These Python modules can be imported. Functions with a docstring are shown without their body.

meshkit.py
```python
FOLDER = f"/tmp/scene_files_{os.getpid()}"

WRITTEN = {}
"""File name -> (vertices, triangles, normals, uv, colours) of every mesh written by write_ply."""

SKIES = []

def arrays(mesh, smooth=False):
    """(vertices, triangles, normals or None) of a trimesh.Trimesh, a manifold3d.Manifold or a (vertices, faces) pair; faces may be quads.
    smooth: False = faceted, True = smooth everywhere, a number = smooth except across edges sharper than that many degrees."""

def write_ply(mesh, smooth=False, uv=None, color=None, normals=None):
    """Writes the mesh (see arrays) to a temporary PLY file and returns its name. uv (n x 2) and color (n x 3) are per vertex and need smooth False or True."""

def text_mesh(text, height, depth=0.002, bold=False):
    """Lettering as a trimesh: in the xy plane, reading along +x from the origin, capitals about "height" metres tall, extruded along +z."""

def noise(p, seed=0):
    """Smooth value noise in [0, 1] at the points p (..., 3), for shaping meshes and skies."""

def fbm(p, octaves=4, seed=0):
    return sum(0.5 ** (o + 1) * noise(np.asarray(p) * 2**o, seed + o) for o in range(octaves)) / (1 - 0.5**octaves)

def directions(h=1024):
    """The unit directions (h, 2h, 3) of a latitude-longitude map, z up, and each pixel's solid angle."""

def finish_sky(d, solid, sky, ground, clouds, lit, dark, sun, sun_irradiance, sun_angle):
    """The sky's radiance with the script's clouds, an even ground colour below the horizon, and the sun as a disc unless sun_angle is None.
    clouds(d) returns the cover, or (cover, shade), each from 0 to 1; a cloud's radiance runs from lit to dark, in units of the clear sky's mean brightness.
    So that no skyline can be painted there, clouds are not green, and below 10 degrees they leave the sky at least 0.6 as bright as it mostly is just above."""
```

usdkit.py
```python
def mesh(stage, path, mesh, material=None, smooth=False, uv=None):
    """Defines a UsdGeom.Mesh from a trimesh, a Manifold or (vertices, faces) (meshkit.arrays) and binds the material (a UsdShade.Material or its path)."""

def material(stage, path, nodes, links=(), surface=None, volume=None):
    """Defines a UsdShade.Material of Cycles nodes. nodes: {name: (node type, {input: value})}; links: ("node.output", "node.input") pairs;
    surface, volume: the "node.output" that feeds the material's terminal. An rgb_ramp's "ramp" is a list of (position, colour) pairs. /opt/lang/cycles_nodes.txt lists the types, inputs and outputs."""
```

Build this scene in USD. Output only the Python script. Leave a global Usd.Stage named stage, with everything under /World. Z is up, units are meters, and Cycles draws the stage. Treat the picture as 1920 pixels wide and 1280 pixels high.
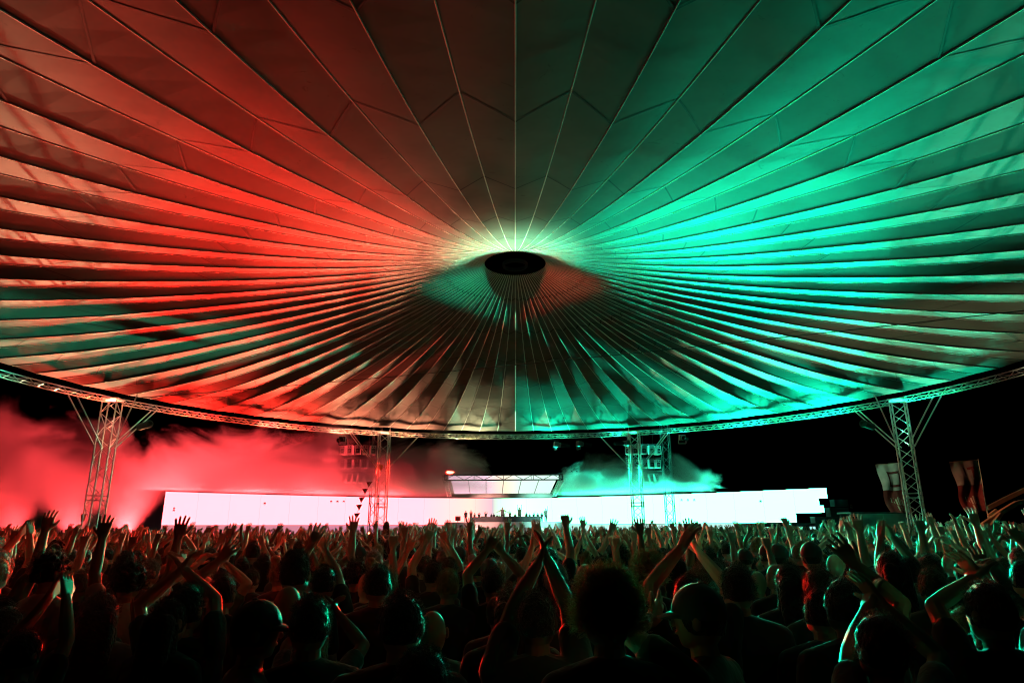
import math
import numpy as np, trimesh, manifold3d, usdkit, meshkit
from pxr import Usd, UsdGeom, UsdLux, UsdShade, Gf, Sdf, Vt

stage = Usd.Stage.CreateInMemory()
UsdGeom.SetStageUpAxis(stage, UsdGeom.Tokens.z)
UsdGeom.SetStageMetersPerUnit(stage, 1.0)
UsdGeom.Xform.Define(stage, '/World')
UsdGeom.Scope.Define(stage, '/World/Looks')
rng = np.random.default_rng(7)

# ------------------------------------------------------------------ camera, sky, moonlight, exposure
FOC, PITCH, ROLL, EYE = 1232.0, 0.2761, -0.0043, 2.0        # focal length in pixels of the 1920 wide photograph
cam = UsdGeom.Camera.Define(stage, '/World/camera')
cam.CreateHorizontalApertureAttr(36.0)
cam.CreateFocalLengthAttr(36.0 * FOC / 1920.0)
cam.CreateClippingRangeAttr(Gf.Vec2f(0.05, 2000))
cam.CreateExposureAttr(0.0)
xf = UsdGeom.Xformable(cam)
xf.AddTranslateOp().Set(Gf.Vec3d(0, 0, EYE))
xf.AddRotateXOp().Set(90 + math.degrees(PITCH))
xf.AddRotateZOp().Set(math.degrees(ROLL))

SUN_EL, SUN_ROT = math.radians(-8), 0.4                       # night: the sun is below the horizon
sky = UsdLux.DomeLight.Define(stage, '/World/sky')
sky_mat = usdkit.material(stage, '/World/Looks/night_sky', {
    's': ('sky_texture', {'sky_type': 'single_scattering', 'sun_disc': False, 'sun_elevation': SUN_EL, 'sun_rotation': SUN_ROT}),
    'b': ('background_shader', {'strength': 0.0006})}, [('s.color', 'b.color')], surface='b.background')
UsdShade.MaterialBindingAPI.Apply(sky.GetPrim()).Bind(sky_mat)
sky.GetPrim().SetCustomDataByKey('kind', 'structure')

# ------------------------------------------------------------------ helpers
used = {}
def numbered(parent, name):
    n = used.get((parent, name), 0)
    used[(parent, name)] = n + 1
    return name if n == 0 else '%s_%03d' % (name, n)

def tag(o, label=None, cat=None, group=None, kind=None):
    pr = o.GetPrim() if hasattr(o, 'GetPrim') else o
    for k, v in (('label', label), ('category', cat), ('group', group), ('kind', kind)):
        if v:
            pr.SetCustomDataByKey(k, v)
    return o

def path_of(parent):
    return '/World' if parent is None else str(parent.GetPath())

def obj(name, mesh, m, parent=None, smooth=False):
    pp = path_of(parent)
    return usdkit.mesh(stage, pp + '/' + numbered(pp, name), mesh, m, smooth)

def thing(name, label, cat, loc=(0, 0, 0), rotz=0.0, group=None, scale=None, kind=None):
    x = UsdGeom.Xform.Define(stage, '/World/' + numbered('/World', name))
    x.AddTranslateOp().Set(Gf.Vec3d(*map(float, loc)))
    if rotz:
        x.AddRotateZOp().Set(math.degrees(rotz))
    if scale is not None:
        x.AddScaleOp().Set(Gf.Vec3f(*([float(scale)] * 3 if np.ndim(scale) == 0 else map(float, scale))))
    return tag(x, label, cat, group, kind)

class MB:
    """collects boxes, bars and sheets into one mesh"""
    def __init__(self):
        self.v, self.f, self.n = [], [], 0
    def add(self, v, f):
        v, f = np.asarray(v, float), np.asarray(f, int)
        if f.shape[1] == 4:
            f = np.vstack([f[:, [0, 1, 2]], f[:, [0, 2, 3]]])
        self.v.append(v); self.f.append(f + self.n); self.n += len(v)
        return self
    def tm(self, t):
        return self.add(t.vertices, t.faces)
    def box(self, c, s, rot=None):
        t = trimesh.creation.box(s)
        v = np.array(t.vertices)
        if rot is not None:
            v = v @ np.asarray(rot).T
        return self.add(v + np.asarray(c, float), t.faces)
    def bar(self, a, b, r, n=6, r2=None):
        a, b = np.asarray(a, float), np.asarray(b, float)
        t = (b - a) / (np.linalg.norm(b - a) + 1e-12)
        s = np.cross(t, [0, 0, 1.0] if abs(t[2]) < .9 else [1.0, 0, 0]); s /= np.linalg.norm(s)
        u = np.cross(t, s)
        g = np.arange(n) * 2 * math.pi / n
        ring = np.cos(g)[:, None] * s + np.sin(g)[:, None] * u
        v = np.vstack([a + ring * r, b + ring * (r if r2 is None else r2), [a], [b]])
        i = np.arange(n); j = (i + 1) % n
        f = np.vstack([np.stack([i, j, n + j], 1), np.stack([i, n + j, n + i], 1),
                       np.stack([j, i, np.full(n, 2 * n)], 1), np.stack([n + i, n + j, np.full(n, 2 * n + 1)], 1)])
        return self.add(v, f)
    def poly(self, pts, r, n=5):
        v, f = tube(pts, r, n)
        return self.add(v, f)
    def mesh(self):
        return (np.vstack(self.v), np.vstack(self.f))
    def build(self, name, m, parent=None, smooth=False):
        return obj(name, self.mesh(), m, parent, smooth)

def tube(points, r, sides=5):
    p = np.asarray(points, float)
    t = np.gradient(p, axis=0); t /= np.linalg.norm(t, axis=1, keepdims=True) + 1e-12
    a = np.cross(t, np.where(np.abs(t[:, 2:]) < .9, [0, 0, 1.0], [1.0, 0, 0]))
    a /= np.linalg.norm(a, axis=1, keepdims=True) + 1e-12
    b = np.cross(t, a); g = np.arange(sides) * 2 * math.pi / sides
    rr = np.broadcast_to(r, (len(p),))[:, None, None]
    v = p[:, None] + rr * (np.cos(g)[None, :, None] * a[:, None] + np.sin(g)[None, :, None] * b[:, None])
    i, j = np.meshgrid(np.arange(len(p) - 1), np.arange(sides), indexing='ij')
    q = np.stack([i * sides + j, i * sides + (j + 1) % sides, (i + 1) * sides + (j + 1) % sides, (i + 1) * sides + j], -1).reshape(-1, 4)
    return v.reshape(-1, 3), np.vstack([q[:, [0, 1, 2]], q[:, [0, 2, 3]]])

def ray(px, py):
    """direction from the eye through a pixel of the photograph"""
    u, w = px - 960, py - 640
    c, s = math.cos(ROLL), math.sin(ROLL)
    uu, ww = u * c + w * s, -u * s + w * c
    return np.array([uu, FOC * math.cos(PITCH) + ww * math.sin(PITCH), -ww * math.cos(PITCH) + FOC * math.sin(PITCH)])
def at(px, py, y):
    r = ray(px, py)
    return r / r[1] * y + np.array([0, 0, EYE])

# ------------------------------------------------------------------ materials
def mat(name, color, rough=.6, metal=0., spec=.5, vary=None, vscale=4., bump=None, bscale=30., extra=None):
    nodes = {'p': ('principled_bsdf', dict({'base_color': color, 'roughness': rough, 'metallic': metal, 'specular_ior_level': spec}, **(extra or {})))}
    links = []
    if vary is not None or bump:
        nodes['tc'] = ('texture_coordinate', {})
    if vary is not None:
        nodes['n'] = ('noise_texture', {'scale': vscale, 'detail': 4.0})
        nodes['r'] = ('rgb_ramp', {'ramp': [(.3, color), (.7, vary)]})
        links += [('tc.object', 'n.vector'), ('n.fac', 'r.fac'), ('r.color', 'p.base_color')]
        del nodes['p'][1]['base_color']
    if bump:
        nodes['bn'] = ('noise_texture', {'scale': bscale, 'detail': 3.0})
        nodes['b'] = ('bump', {'strength': bump, 'distance': .02})
        links += [('tc.object', 'bn.vector'), ('bn.fac', 'b.height'), ('b.normal', 'p.normal')]
    return usdkit.material(stage, '/World/Looks/' + name, nodes, links, surface='p.BSDF')

def glow(name, color, strength):
    return usdkit.material(stage, '/World/Looks/' + name, {'e': ('emission', {'color': color, 'strength': strength})}, surface='e.emission')

M = {}
M['alu'] = mat('truss_aluminium', (.62, .62, .62), .38, .85, vary=(.45, .45, .46), vscale=3.)
M['black_metal'] = mat('black_metal', (.02, .02, .02), .5, .3)
M['soot'] = mat('soot_black', (.003, .003, .003), 1., spec=.0)
M['black'] = mat('black_paint', (.012, .012, .012), .7)
M['rope'] = mat('seam_rope_white', (.9, .89, .85), .6)
M['seam'] = mat('weld_seam_dark', (.05, .05, .05), .8)
M['grass'] = mat('trampled_ground', (.012, .012, .009), .95, vary=(.02, .018, .012), vscale=.6, bump=.4, bscale=4.)
M['wood'] = mat('pale_timber', (.42, .27, .14), .6, vary=(.30, .18, .09), vscale=2.)
M['stage_deck'] = mat('stage_deck_grey', (.25, .25, .26), .6)
M['stage_front'] = mat('stage_front_pale', (.62, .62, .62), .6, vary=(.5, .5, .5), vscale=.8)

# tent membrane: off-white cloth with faint grime, weave and a little light coming through
M['membrane'] = usdkit.material(stage, '/World/Looks/tent_membrane', {
    'tc': ('texture_coordinate', {}),
    'n1': ('noise_texture', {'scale': .9, 'detail': 6.0, 'roughness': .65}),
    'n2': ('noise_texture', {'scale': 3.2, 'detail': 5.0, 'roughness': .7, 'distortion': 1.5}),
    'r1': ('rgb_ramp', {'ramp': [(.30, (.165, .162, .155)), (.65, (.215, .211, .203))]}),
    'r2': ('rgb_ramp', {'ramp': [(.27, (.62, .60, .57)), (.36, (1., 1., 1.))]}),
    'm': ('mix_color', {'blend_type': 'multiply', 'fac': .9}),
    'p': ('principled_bsdf', {'roughness': .85, 'specular_ior_level': .15})},
    [('tc.object', 'n1.vector'), ('tc.object', 'n2.vector'), ('n1.fac', 'r1.fac'), ('n2.fac', 'r2.fac'), ('r1.color', 'm.a'), ('r2.color', 'm.b'), ('m.result', 'p.base_color')],
    surface='p.BSDF')

# ------------------------------------------------------------------ ground
v, f = [], []
N = 40
g = np.concatenate([np.linspace(-600, -120, 8), np.linspace(-110, 110, N), np.linspace(120, 600, 8)])
X, Y = np.meshgrid(g, g + 40, indexing='ij')
Z = (meshkit.noise(np.stack([X * .07, Y * .07, X * 0], -1)) - .5) * .10
n = len(g)
idx = np.arange(n * n).reshape(n, n)
q = np.stack([idx[:-1, :-1], idx[1:, :-1], idx[1:, 1:], idx[:-1, 1:]], -1).reshape(-1, 4)
tag(obj('ground', (np.stack([X, Y, Z], -1).reshape(-1, 3), q), M['grass'], smooth=True), kind='structure')

# ------------------------------------------------------------------ tent roof
TC = np.array([.11, 19.58]); TR = 16.3; NG = 104; DE = 2 * math.pi / NG; AZ0 = .0042
def prof(r):
    r = np.asarray(r, float) / TR
    z = EYE + 5.0 * (0.96381 + 0.73779 * np.exp(-r / 0.60381) - 0.10522 * r)
    u = np.clip((r - .6) / .4, 0, 1)                         # the cloth flattens out towards the rim
    return z + .17 * u * u - .08 * u
FOLD = .105
def roof(az_k, r, dz=0.0):
    a = AZ0 + az_k * DE
    r = np.asarray(r, float)
    u = np.clip((r / TR - .72) / .28, 0, 1)
    fold = (1 if az_k % 2 else -1) * FOLD * r * DE / 2 * (1 - .72 * u * u * (3 - 2 * u)) * np.clip((r / TR - .03) / .3, 0, 1)
    return np.stack([TC[0] + r * math.sin(a), TC[1] + r * math.cos(a), prof(r) + fold + dz], -1)
canopy = thing('tent_canopy', 'vast round tent roof of folded cloth strips above the whole crowd', 'tent')
RS = np.linspace(.06 * TR, TR, 30)
CROSS = [2.2, 4.2, 6.4, 8.9, 11.8, 14.4]
for k in range(NG):
    a, b = roof(k, RS), roof((k + 1) % NG if k + 1 < NG else 0, RS)
    n = len(RS)
    v = np.vstack([a, b]); i = np.arange(n - 1)
    fl = np.stack([i, i + 1, n + i + 1, n + i], 1)
    pan = obj('roof_strip', (v, fl), M['membrane'], canopy)
    mb = MB()
    for rc in CROSS:
        am = .031 * rc
        ra, rb = (rc + am, rc - am) if k % 2 else (rc - am, rc + am)
        if max(ra, rb) > TR - .1:
            continue
        w = .022
        t = np.linspace(0, 1, 5)
        rr = ra + (rb - ra) * t
        def across(off):
            A = np.stack([roof(k, x) for x in rr + off]); B = np.stack([roof((k + 1) % NG, x) for x in rr + off])
            return A + (B - A) * t[:, None] + [0, 0, -.006]
        A, B = across(-w), across(w)
        j = np.arange(4)
        mb.add(np.vstack([A, B]), np.stack([j, j + 1, 5 + j + 1, 5 + j], 1))
    mb.build('cross_seam', M['seam'], pan)
for k in range(NG):
    v, fl = tube(roof(k, RS, -.002), .011, 6)
    obj('seam_rope', (v, fl), M['rope'], canopy, smooth=True)
# edge hem and crown
g = np.linspace(0, 2 * math.pi, NG * 2 + 1)
v, fl = tube(np.stack([TC[0] + TR * np.sin(g + AZ0), TC[1] + TR * np.cos(g + AZ0), np.full(len(g), float(prof(TR))) + .06], -1), .045, 6)
obj('edge_hem', (v, fl), M['black_metal'], canopy, smooth=True)
zc = float(prof(.06 * TR))
def lathe(rz, n=40, c=(0, 0)):
    g = np.arange(n) * 2 * math.pi / n
    v = np.concatenate([np.stack([c[0] + r * np.cos(g), c[1] + r * np.sin(g), np.full(n, z)], -1) for r, z in rz])
    q = []
    for m in range(len(rz) - 1):
        i = np.arange(n); j = (i + 1) % n
        q.append(np.stack([m * n + i, m * n + j, (m + 1) * n + j, (m + 1) * n + i], 1))
    return v, np.vstack(q)
obj('crown_plate', lathe([(.01, zc + .05), (.6, zc + .05), (1.04, zc + .03), (1.04, zc + .08), (.02, zc + .1)], 48, TC), M['soot'], canopy, smooth=20)
obj('crown_ring', lathe([(.36, zc + .02), (.40, zc + .02), (.40, zc - .10), (.36, zc - .10), (.36, zc + .02)], 40, TC), M['black_metal'], canopy, smooth=20)

# ------------------------------------------------------------------ ring truss and columns
COLAZ = [-70.2, -24.4, 22.4, 67.2]
def ringp(az, r, z):
    return np.array([TC[0] + r * math.sin(az), TC[1] + r * math.cos(az), z])
BAYS = [(-115.5, -70.2, 'left edge of the photo to the left column'), (-70.2, -24.4, 'left column to the second column'), (-24.4, 22.4, 'two middle columns'), (22.4, 67.2, 'third column to the right column'), (67.2, 112.5, 'right column to the right edge of the photo')]
BLAB = ['curved aluminium rim truss from the left truss column out of view',
        'curved aluminium rim truss between the left column and the column beside the bunting, red lit',
        'curved aluminium rim truss between the two middle columns, above the stage canopy',
        'curved aluminium rim truss from the third column to the right column, green lit',
        'curved aluminium rim truss from the right column beside the banners out of view']
CH = [(TR + .12, 6.90), (TR + .32, 6.82), (TR + .14, 6.68)]
for (a0, a1, _), lab in zip(BAYS, BLAB):
    t = thing('rim_truss', lab, 'truss', group='rim trusses round the tent roof')
    g = np.radians(np.linspace(a0 + .9, a1 - .9, 40))
    for r, z in CH:
        v, fl = tube(np.stack([ringp(x, r, z) for x in g]), .018, 6)
        obj('chord', (v, fl), M['alu'], t, smooth=True)
    nb = 18
    s = np.linspace(g[0], g[-1], nb * 2 + 1)
    for k in range(nb * 2):
        for (p, q2) in ((0, 2), (1, 2), (0, 1)):
            A, B = (CH[p], CH[q2]) if k % 2 == 0 else (CH[q2], CH[p])
            MB().bar(ringp(s[k], *A), ringp(s[k + 1], *B), .011, 5).build('lattice_bar', M['alu'], t, smooth=True)

def lattice_column(t, h, w, nz, m, r=.026, rb=.014, joint=None, zig=True):
    """square lattice mast standing on the thing's origin"""
    c = [(-w / 2, -w / 2), (w / 2, -w / 2), (w / 2, w / 2), (-w / 2, w / 2)]
    for x, y in c:
        MB().bar((x, y, 0), (x, y, h), r, 8).build('chord', m, t, smooth=True)
    zs = np.linspace(.15, h - .12, nz + 1)
    for k in range(4):
        (xa, ya), (xb, yb) = c[k], c[(k + 1) % 4]
        for i in range(nz):
            fl = (i + k) % 2
            A, B = ((xa, ya), (xb, yb)) if fl else ((xb, yb), (xa, ya))
            MB().bar((*A, zs[i]), (*B, zs[i + 1]), rb, 5).build('lattice_bar', m, t, smooth=True)
        for z in (joint or []) + [.08, h - .05]:
            MB().bar((xa, ya, z), (xb, yb, z), rb, 5).build('cross_bar', m, t)
    for z in (joint or []):
        for x, y in c:
            MB().bar((x, y, z - .06), (x, y, z + .06), r * 1.5, 8).build('joint_sleeve', m, t, smooth=True)

CLAB = ['tall square lattice truss column at left, backed by glowing red smoke',
        'square lattice truss column beside the hanging bunting, in front of the red speaker cluster',
        'square lattice truss column in front of the green lit speaker cluster',
        'tall square lattice truss column at right between the two banners']
for az, lab, th in zip(COLAZ, CLAB, (45, 0, 0, 45)):
    a = math.radians(az)
    base = ringp(a, TR + .34, 0)
    rot = -a + math.radians(th * .6)
    t = thing('truss_column', lab, 'column', base, rot, group='truss columns holding the tent rim')
    lattice_column(t, 6.86, .52, 15, M['alu'], joint=[3.05, 3.22])
    MB().box((0, 0, .03), (.9, .9, .06)).build('base_plate', M['black_metal'], t)
    MB().box((0, 0, 6.88), (.62, .62, .05)).build('head_plate', M['alu'], t)
    # knee braces in pairs to the rim truss on both sides
    cr, sr = math.cos(-rot), math.sin(-rot)
    def loc(P):
        d = np.asarray(P) - base
        return np.array([d[0] * cr - d[1] * sr, d[0] * sr + d[1] * cr, d[2]])
    for sgn in (-1, 1):
        for dr in (.02, .38):
            e = ringp(a + sgn * 1.75 / TR, TR + dr + .06, 6.70)
            s0 = ringp(a + sgn * .27 / TR, TR + dr * .9 + .17, 5.0)
            MB().bar(loc(s0), loc(e), .024, 6).build('knee_brace', M['alu'], t, smooth=True)
    MB().bar(loc(ringp(a, TR - .06, 5.0)), loc(ringp(a, TR - .9, 6.98)), .024, 6).build('knee_brace', M['alu'], t, smooth=True)

# tie cable across the tent, from the left column head to the opposite rim
A, B = ringp(math.radians(-70.2), TR - .2, 6.86), ringp(math.radians(112.5), TR, 6.9)
tt = np.linspace(0, 1, 24)[:, None]
pts = A + (B - A) * tt - np.array([0, 0, .18]) * 4 * tt * (1 - tt)
v, fl = tube(pts, .013, 5)
tag(obj('tie_cable', (v, fl), M['black_metal'], smooth=True), 'thin black tie cable crossing under the roof from the left column head', 'cable')

# ------------------------------------------------------------------ screen wall: an arc of lit panels
WALL = [(-36.1, 70.0), (-30.4, 75.6), (-24.3, 80.4), (-17.8, 84.6), (-11.0, 87.8), (-4.0, 89.6), (3.2, 89.2), (10.0, 86.6), (16.6, 82.6), (22.6, 77.8), (28.0, 72.4), (31.9, 68.4)]
WZ0, WZ1 = 2.42, 5.78
ww = np.array(WALL)
seg = np.concatenate([[0], np.cumsum(np.linalg.norm(np.diff(ww, axis=0), axis=1))])
from scipy.interpolate import CubicSpline
csx, csy = CubicSpline(seg, ww[:, 0]), CubicSpline(seg, ww[:, 1])
def wallp(s):
    return np.array([float(csx(s)), float(csy(s))])
LEDS = 10.0
M['screen'] = usdkit.material(stage, '/World/Looks/lit_screen', {
    'g': ('geometry', {}), 'x': ('separate_xyz', {}),
    'mr': ('map_range', {'from_min': -37., 'from_max': 33., 'to_min': 0., 'to_max': 1., 'clamp': True}),
    'r': ('rgb_ramp', {'ramp': [(0, (1., .76 / LEDS, .9 / LEDS)), (.36, (1., .76 / LEDS, .9 / LEDS)), (.45, (.5, .9 / LEDS, .75 / LEDS)), (.49, (.08, .06, .7 / LEDS)), (.54, (1. / LEDS, .45, .2)), (.60, (.90 / LEDS, .9, .45)), (1, (.88 / LEDS, 1., .55))]}),
    'e': ('emission', {'strength': LEDS})},
    [('g.position', 'x.vector'), ('x.x', 'mr.value'), ('mr.result', 'r.fac'), ('r.color', 'e.color')], surface='e.emission')
NP = 24
sw = thing('screen_wall', 'long curved wall of overexposed lit screens behind the stage, pink to cyan white', 'screen')
for k in range(NP):
    s0, s1 = seg[-1] * k / NP, seg[-1] * (k + 1) / NP
    a, b = wallp(s0), wallp(s1)
    d = (b - a) / np.linalg.norm(b - a); nrm = np.array([d[1], -d[0]])       # towards the crowd
    if nrm[1] > 0: nrm = -nrm
    a2, b2 = a + d * .004, b - d * .004
    rows = [(WZ0, WZ1)]
    if k == NP - 1:
        rows = [(3.35, 4.05), (4.75, WZ1)]
        b2a = a + (b - a) * .86
    for (z0, z1) in rows:
        bb = b2 if not (k == NP - 1 and z0 < 4) else b2a
        F = np.array([[*a2, z0], [*bb, z0], [*bb, z1], [*a2, z1]])
        Bk = F + np.array([*(-nrm * .12), 0])
        obj('screen_panel', (F, np.array([[0, 1, 2, 3]])), M['screen'], sw)
        MB().add(np.vstack([F + np.array([*(-nrm * .01), 0]), Bk]), np.array([[4, 5, 6, 7], [0, 1, 5, 4], [1, 2, 6, 5], [2, 3, 7, 6], [3, 0, 4, 7]])).build('panel_housing', M['black'], sw)
    if k == NP - 1:
        e = a + (b - a) * .74
        F = np.array([[*a2, 4.05], [*e, 4.05], [*e, 4.75], [*a2, 4.75]])
        obj('screen_panel', (F, np.array([[0, 1, 2, 3]])), M['screen'], sw)
# ------------------------------------------------------------------ lamps, the wash lamps added for their light
def look_at(a, b):
    """rotation whose -z runs from a to b"""
    z = -(np.asarray(b, float) - a); z /= np.linalg.norm(z)
    x = np.cross([0, 0, 1.0], z); x /= np.linalg.norm(x)
    y = np.cross(z, x)
    m = np.eye(4); m[0, :3], m[1, :3], m[2, :3] = x, y, z; m[3, :3] = a
    return Gf.Matrix4d(m.tolist())
def spot(path, r, intensity, col, cone, soft, z=-.24):
    L = UsdLux.SphereLight.Define(stage, path)
    L.AddTranslateOp().Set(Gf.Vec3d(0, 0, z))
    L.CreateRadiusAttr(r); L.CreateNormalizeAttr(True); L.CreateIntensityAttr(intensity); L.CreateColorAttr(Gf.Vec3f(*col))
    sh = UsdLux.ShapingAPI.Apply(L.GetPrim()); sh.CreateShapingConeAngleAttr(cone); sh.CreateShapingConeSoftnessAttr(soft)
RED, GREEN, AMBER = np.array((1., .014, .008)), np.array((.004, 1., .5)), np.array((1., .34, .18))
SMK = .6
FRONT, COLM = 98000., 4200.
# added stage front lamps: x, y, z of the lamp, aim, half cone, then (red, green) strengths for the left one and for its mirror image on the right
LOW = [((-5, 62, 1.5), (-2, 34.6, 6.95), 3.2, (0.5, 0.45), (0, 0.9), 0.45),
       ((-10, 61.5, 1.5), (-5, 33.8, 6.95), 3.2, (0.6, 0.2), (0, 0.65), 0.45),
       ((-16, 60.5, 1.5), (-8, 32.4, 6.95), 3.2, (1.0, 0.2), (0, 0.45), 0.45),
       ((-22, 60, 1.5), (-10.6, 30.4, 6.95), 3.2, (4.0, 0.06), (0, 3.5), 0.45),
       ((-28, 59, 1.5), (-13, 27.5, 6.95), 3.4, (2.4, 0), (0, 2.6), 0.45),
       ((-25, 42, 2.2), (-11.4, 25.3, 7.4), 2.7, (.55, .01), (0, .8), 0.15),
       ((-25.4, 42, 2.2), (-8.3, 28.6, 7.5), 2.6, (.42, .04), (0, .55), 0.15),
       ((-36, 57, 1.5), (-15, 23, 6.95), 3.4, (0.9, 0.03), (0, 0.6), 0.45),
       ((-14, 61, 1.5), (-6.5, 30, 7.3), 5, (0.2, 0.07), (0, 0.1), 0.45),
       ((-8, 62, 1.5), (-3.5, 12, 8.0), 4, (0.06, 0.0), (0, 0.035), 0.45),
       ((-13, 62, 1.5), (-7, 12, 8.0), 4, (0.42, 0.02), (0, 0.65), 0.45),
       ((-33, 66, 3.8), (-7, 12, 8.0), 4, (0.25, 0.02), (0, 0.12), 0.1),
       ((-33, 66, 3.8), (-10.5, 13, 7.7), 4, (0.6, 0.12), (0, 0.35), 0.1),
       ((-33, 66, 4.0), (-13.5, 17, 7.4), 4, (1.0, 0.85), (0.25, 0.8), 0.1),
       ((-33, 66, 3.8), (-11, 7, 7.3), 4, (0.3, 0.0), (0, 0.45), 0.1),
       ((22, 60, 4.2), (-14.5, 17, 7.4), 4.5, (.1, 1.5), (0.7, 0.7), 0.1)]
mir = lambda p: (-p[0], *p[1:])
lamps = []
for pos, aim, cone, l_, r_, rad in LOW:
    for m_, (cr, cg) in ((0, l_), (1, r_)):
        for _ in (0,):
            if cr + cg > 0:
                lamps.append((mir(pos) if m_ else pos, mir(aim) if m_ else aim, cone, FRONT * (RED * cr + GREEN * cg), rad, 'at the stage front', 'red' if cr > 3 * cg else 'green' if cg > 3 * cr else 'cream'))
for pos, aim, cone, k in (((-8.6, 33.3, 6.35), (-9.0, 13, 1.7), 10, .35), ((-16, 64, 4.5), (-1.6, 4, 1.2), 4.2, 8.), ((-16.6, 64, 4.5), (-6.5, 10, 1.2), 4.5, 6.), ((-17.2, 64, 4.5), (4.5, 9, 1.2), 4.2, 3.), ((-6.3, 65.5, 7.3), (-1.9, 3.2, 1.3), 3., 4.), ((-5.8, 65.5, 7.3), (-7, 11, 1.3), 4., 3.)):
    for m_ in (0, 1):
        lamps.append((mir(pos) if m_ else pos, mir(aim) if m_ else aim, cone, 28000. * k * (GREEN if m_ else RED), (.03 if pos[2] > 7 else .12) if pos[1] > 60 else .045, 'aimed down at the crowd', 'green' if m_ else 'red'))
for x_, y_, k in ((-54, 74, 1.4), (-47, 73, 1.8), (-41, 72.5, 1.8), (-34, 68, 1.5), (-28, 73, 1.5), (-22, 77, 1.5), (-15.5, 80, 1.3), (-9, 82, .9), (7.5, 82, .9), (12, 80, 1.5), (17, 77, 1.5), (22.5, 73, 1.0)):
    lamps.append(((x_, y_, .6), (x_ * 1.02, y_ - .5, 12), 44, 28000. * k * SMK * (np.array((1., .05, .055)) if x_ < 0 else np.array((.02, 1., .62))), .28, 'shining straight up into the smoke', 'red' if x_ < 0 else 'green'))
for m_ in (0, 1):
    lamps.append((((5.5 if m_ else -5.5), 73, 2.2), ((3. if m_ else -3.), 82.5, 3.6), 20, 28000. * .12 * (np.array((.3, 1., .75)) if m_ else np.array((1., .4, .32))), .1, 'before the booth, lighting the people on the stage', 'green' if m_ else 'red'))
lamps.append(((2.4, 35.55, 6.3), (24, 38.5, 3.5), 11, 28000. * .22 * AMBER, .045, 'under the rim truss, aimed at the banners', 'amber'))
lamps.append(((3.6, 35.3, 6.3), (23.6, 45, 4.6), 9, 28000. * .09 * np.array((.55, 1., .6)), .045, 'under the rim, aimed at the pale banner', 'mint'))
lamps.append(((5.9, 34.2, 6.2), (-16., 26, 4.), 9, 28000. * .06 * GREEN, .045, 'on the third column, aimed left', 'green'))
ORD = 'first second third fourth fifth sixth seventh eighth ninth tenth eleventh twelfth thirteenth fourteenth fifteenth sixteenth seventeenth eighteenth nineteenth twentieth'.split()
seen_ = {}
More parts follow.
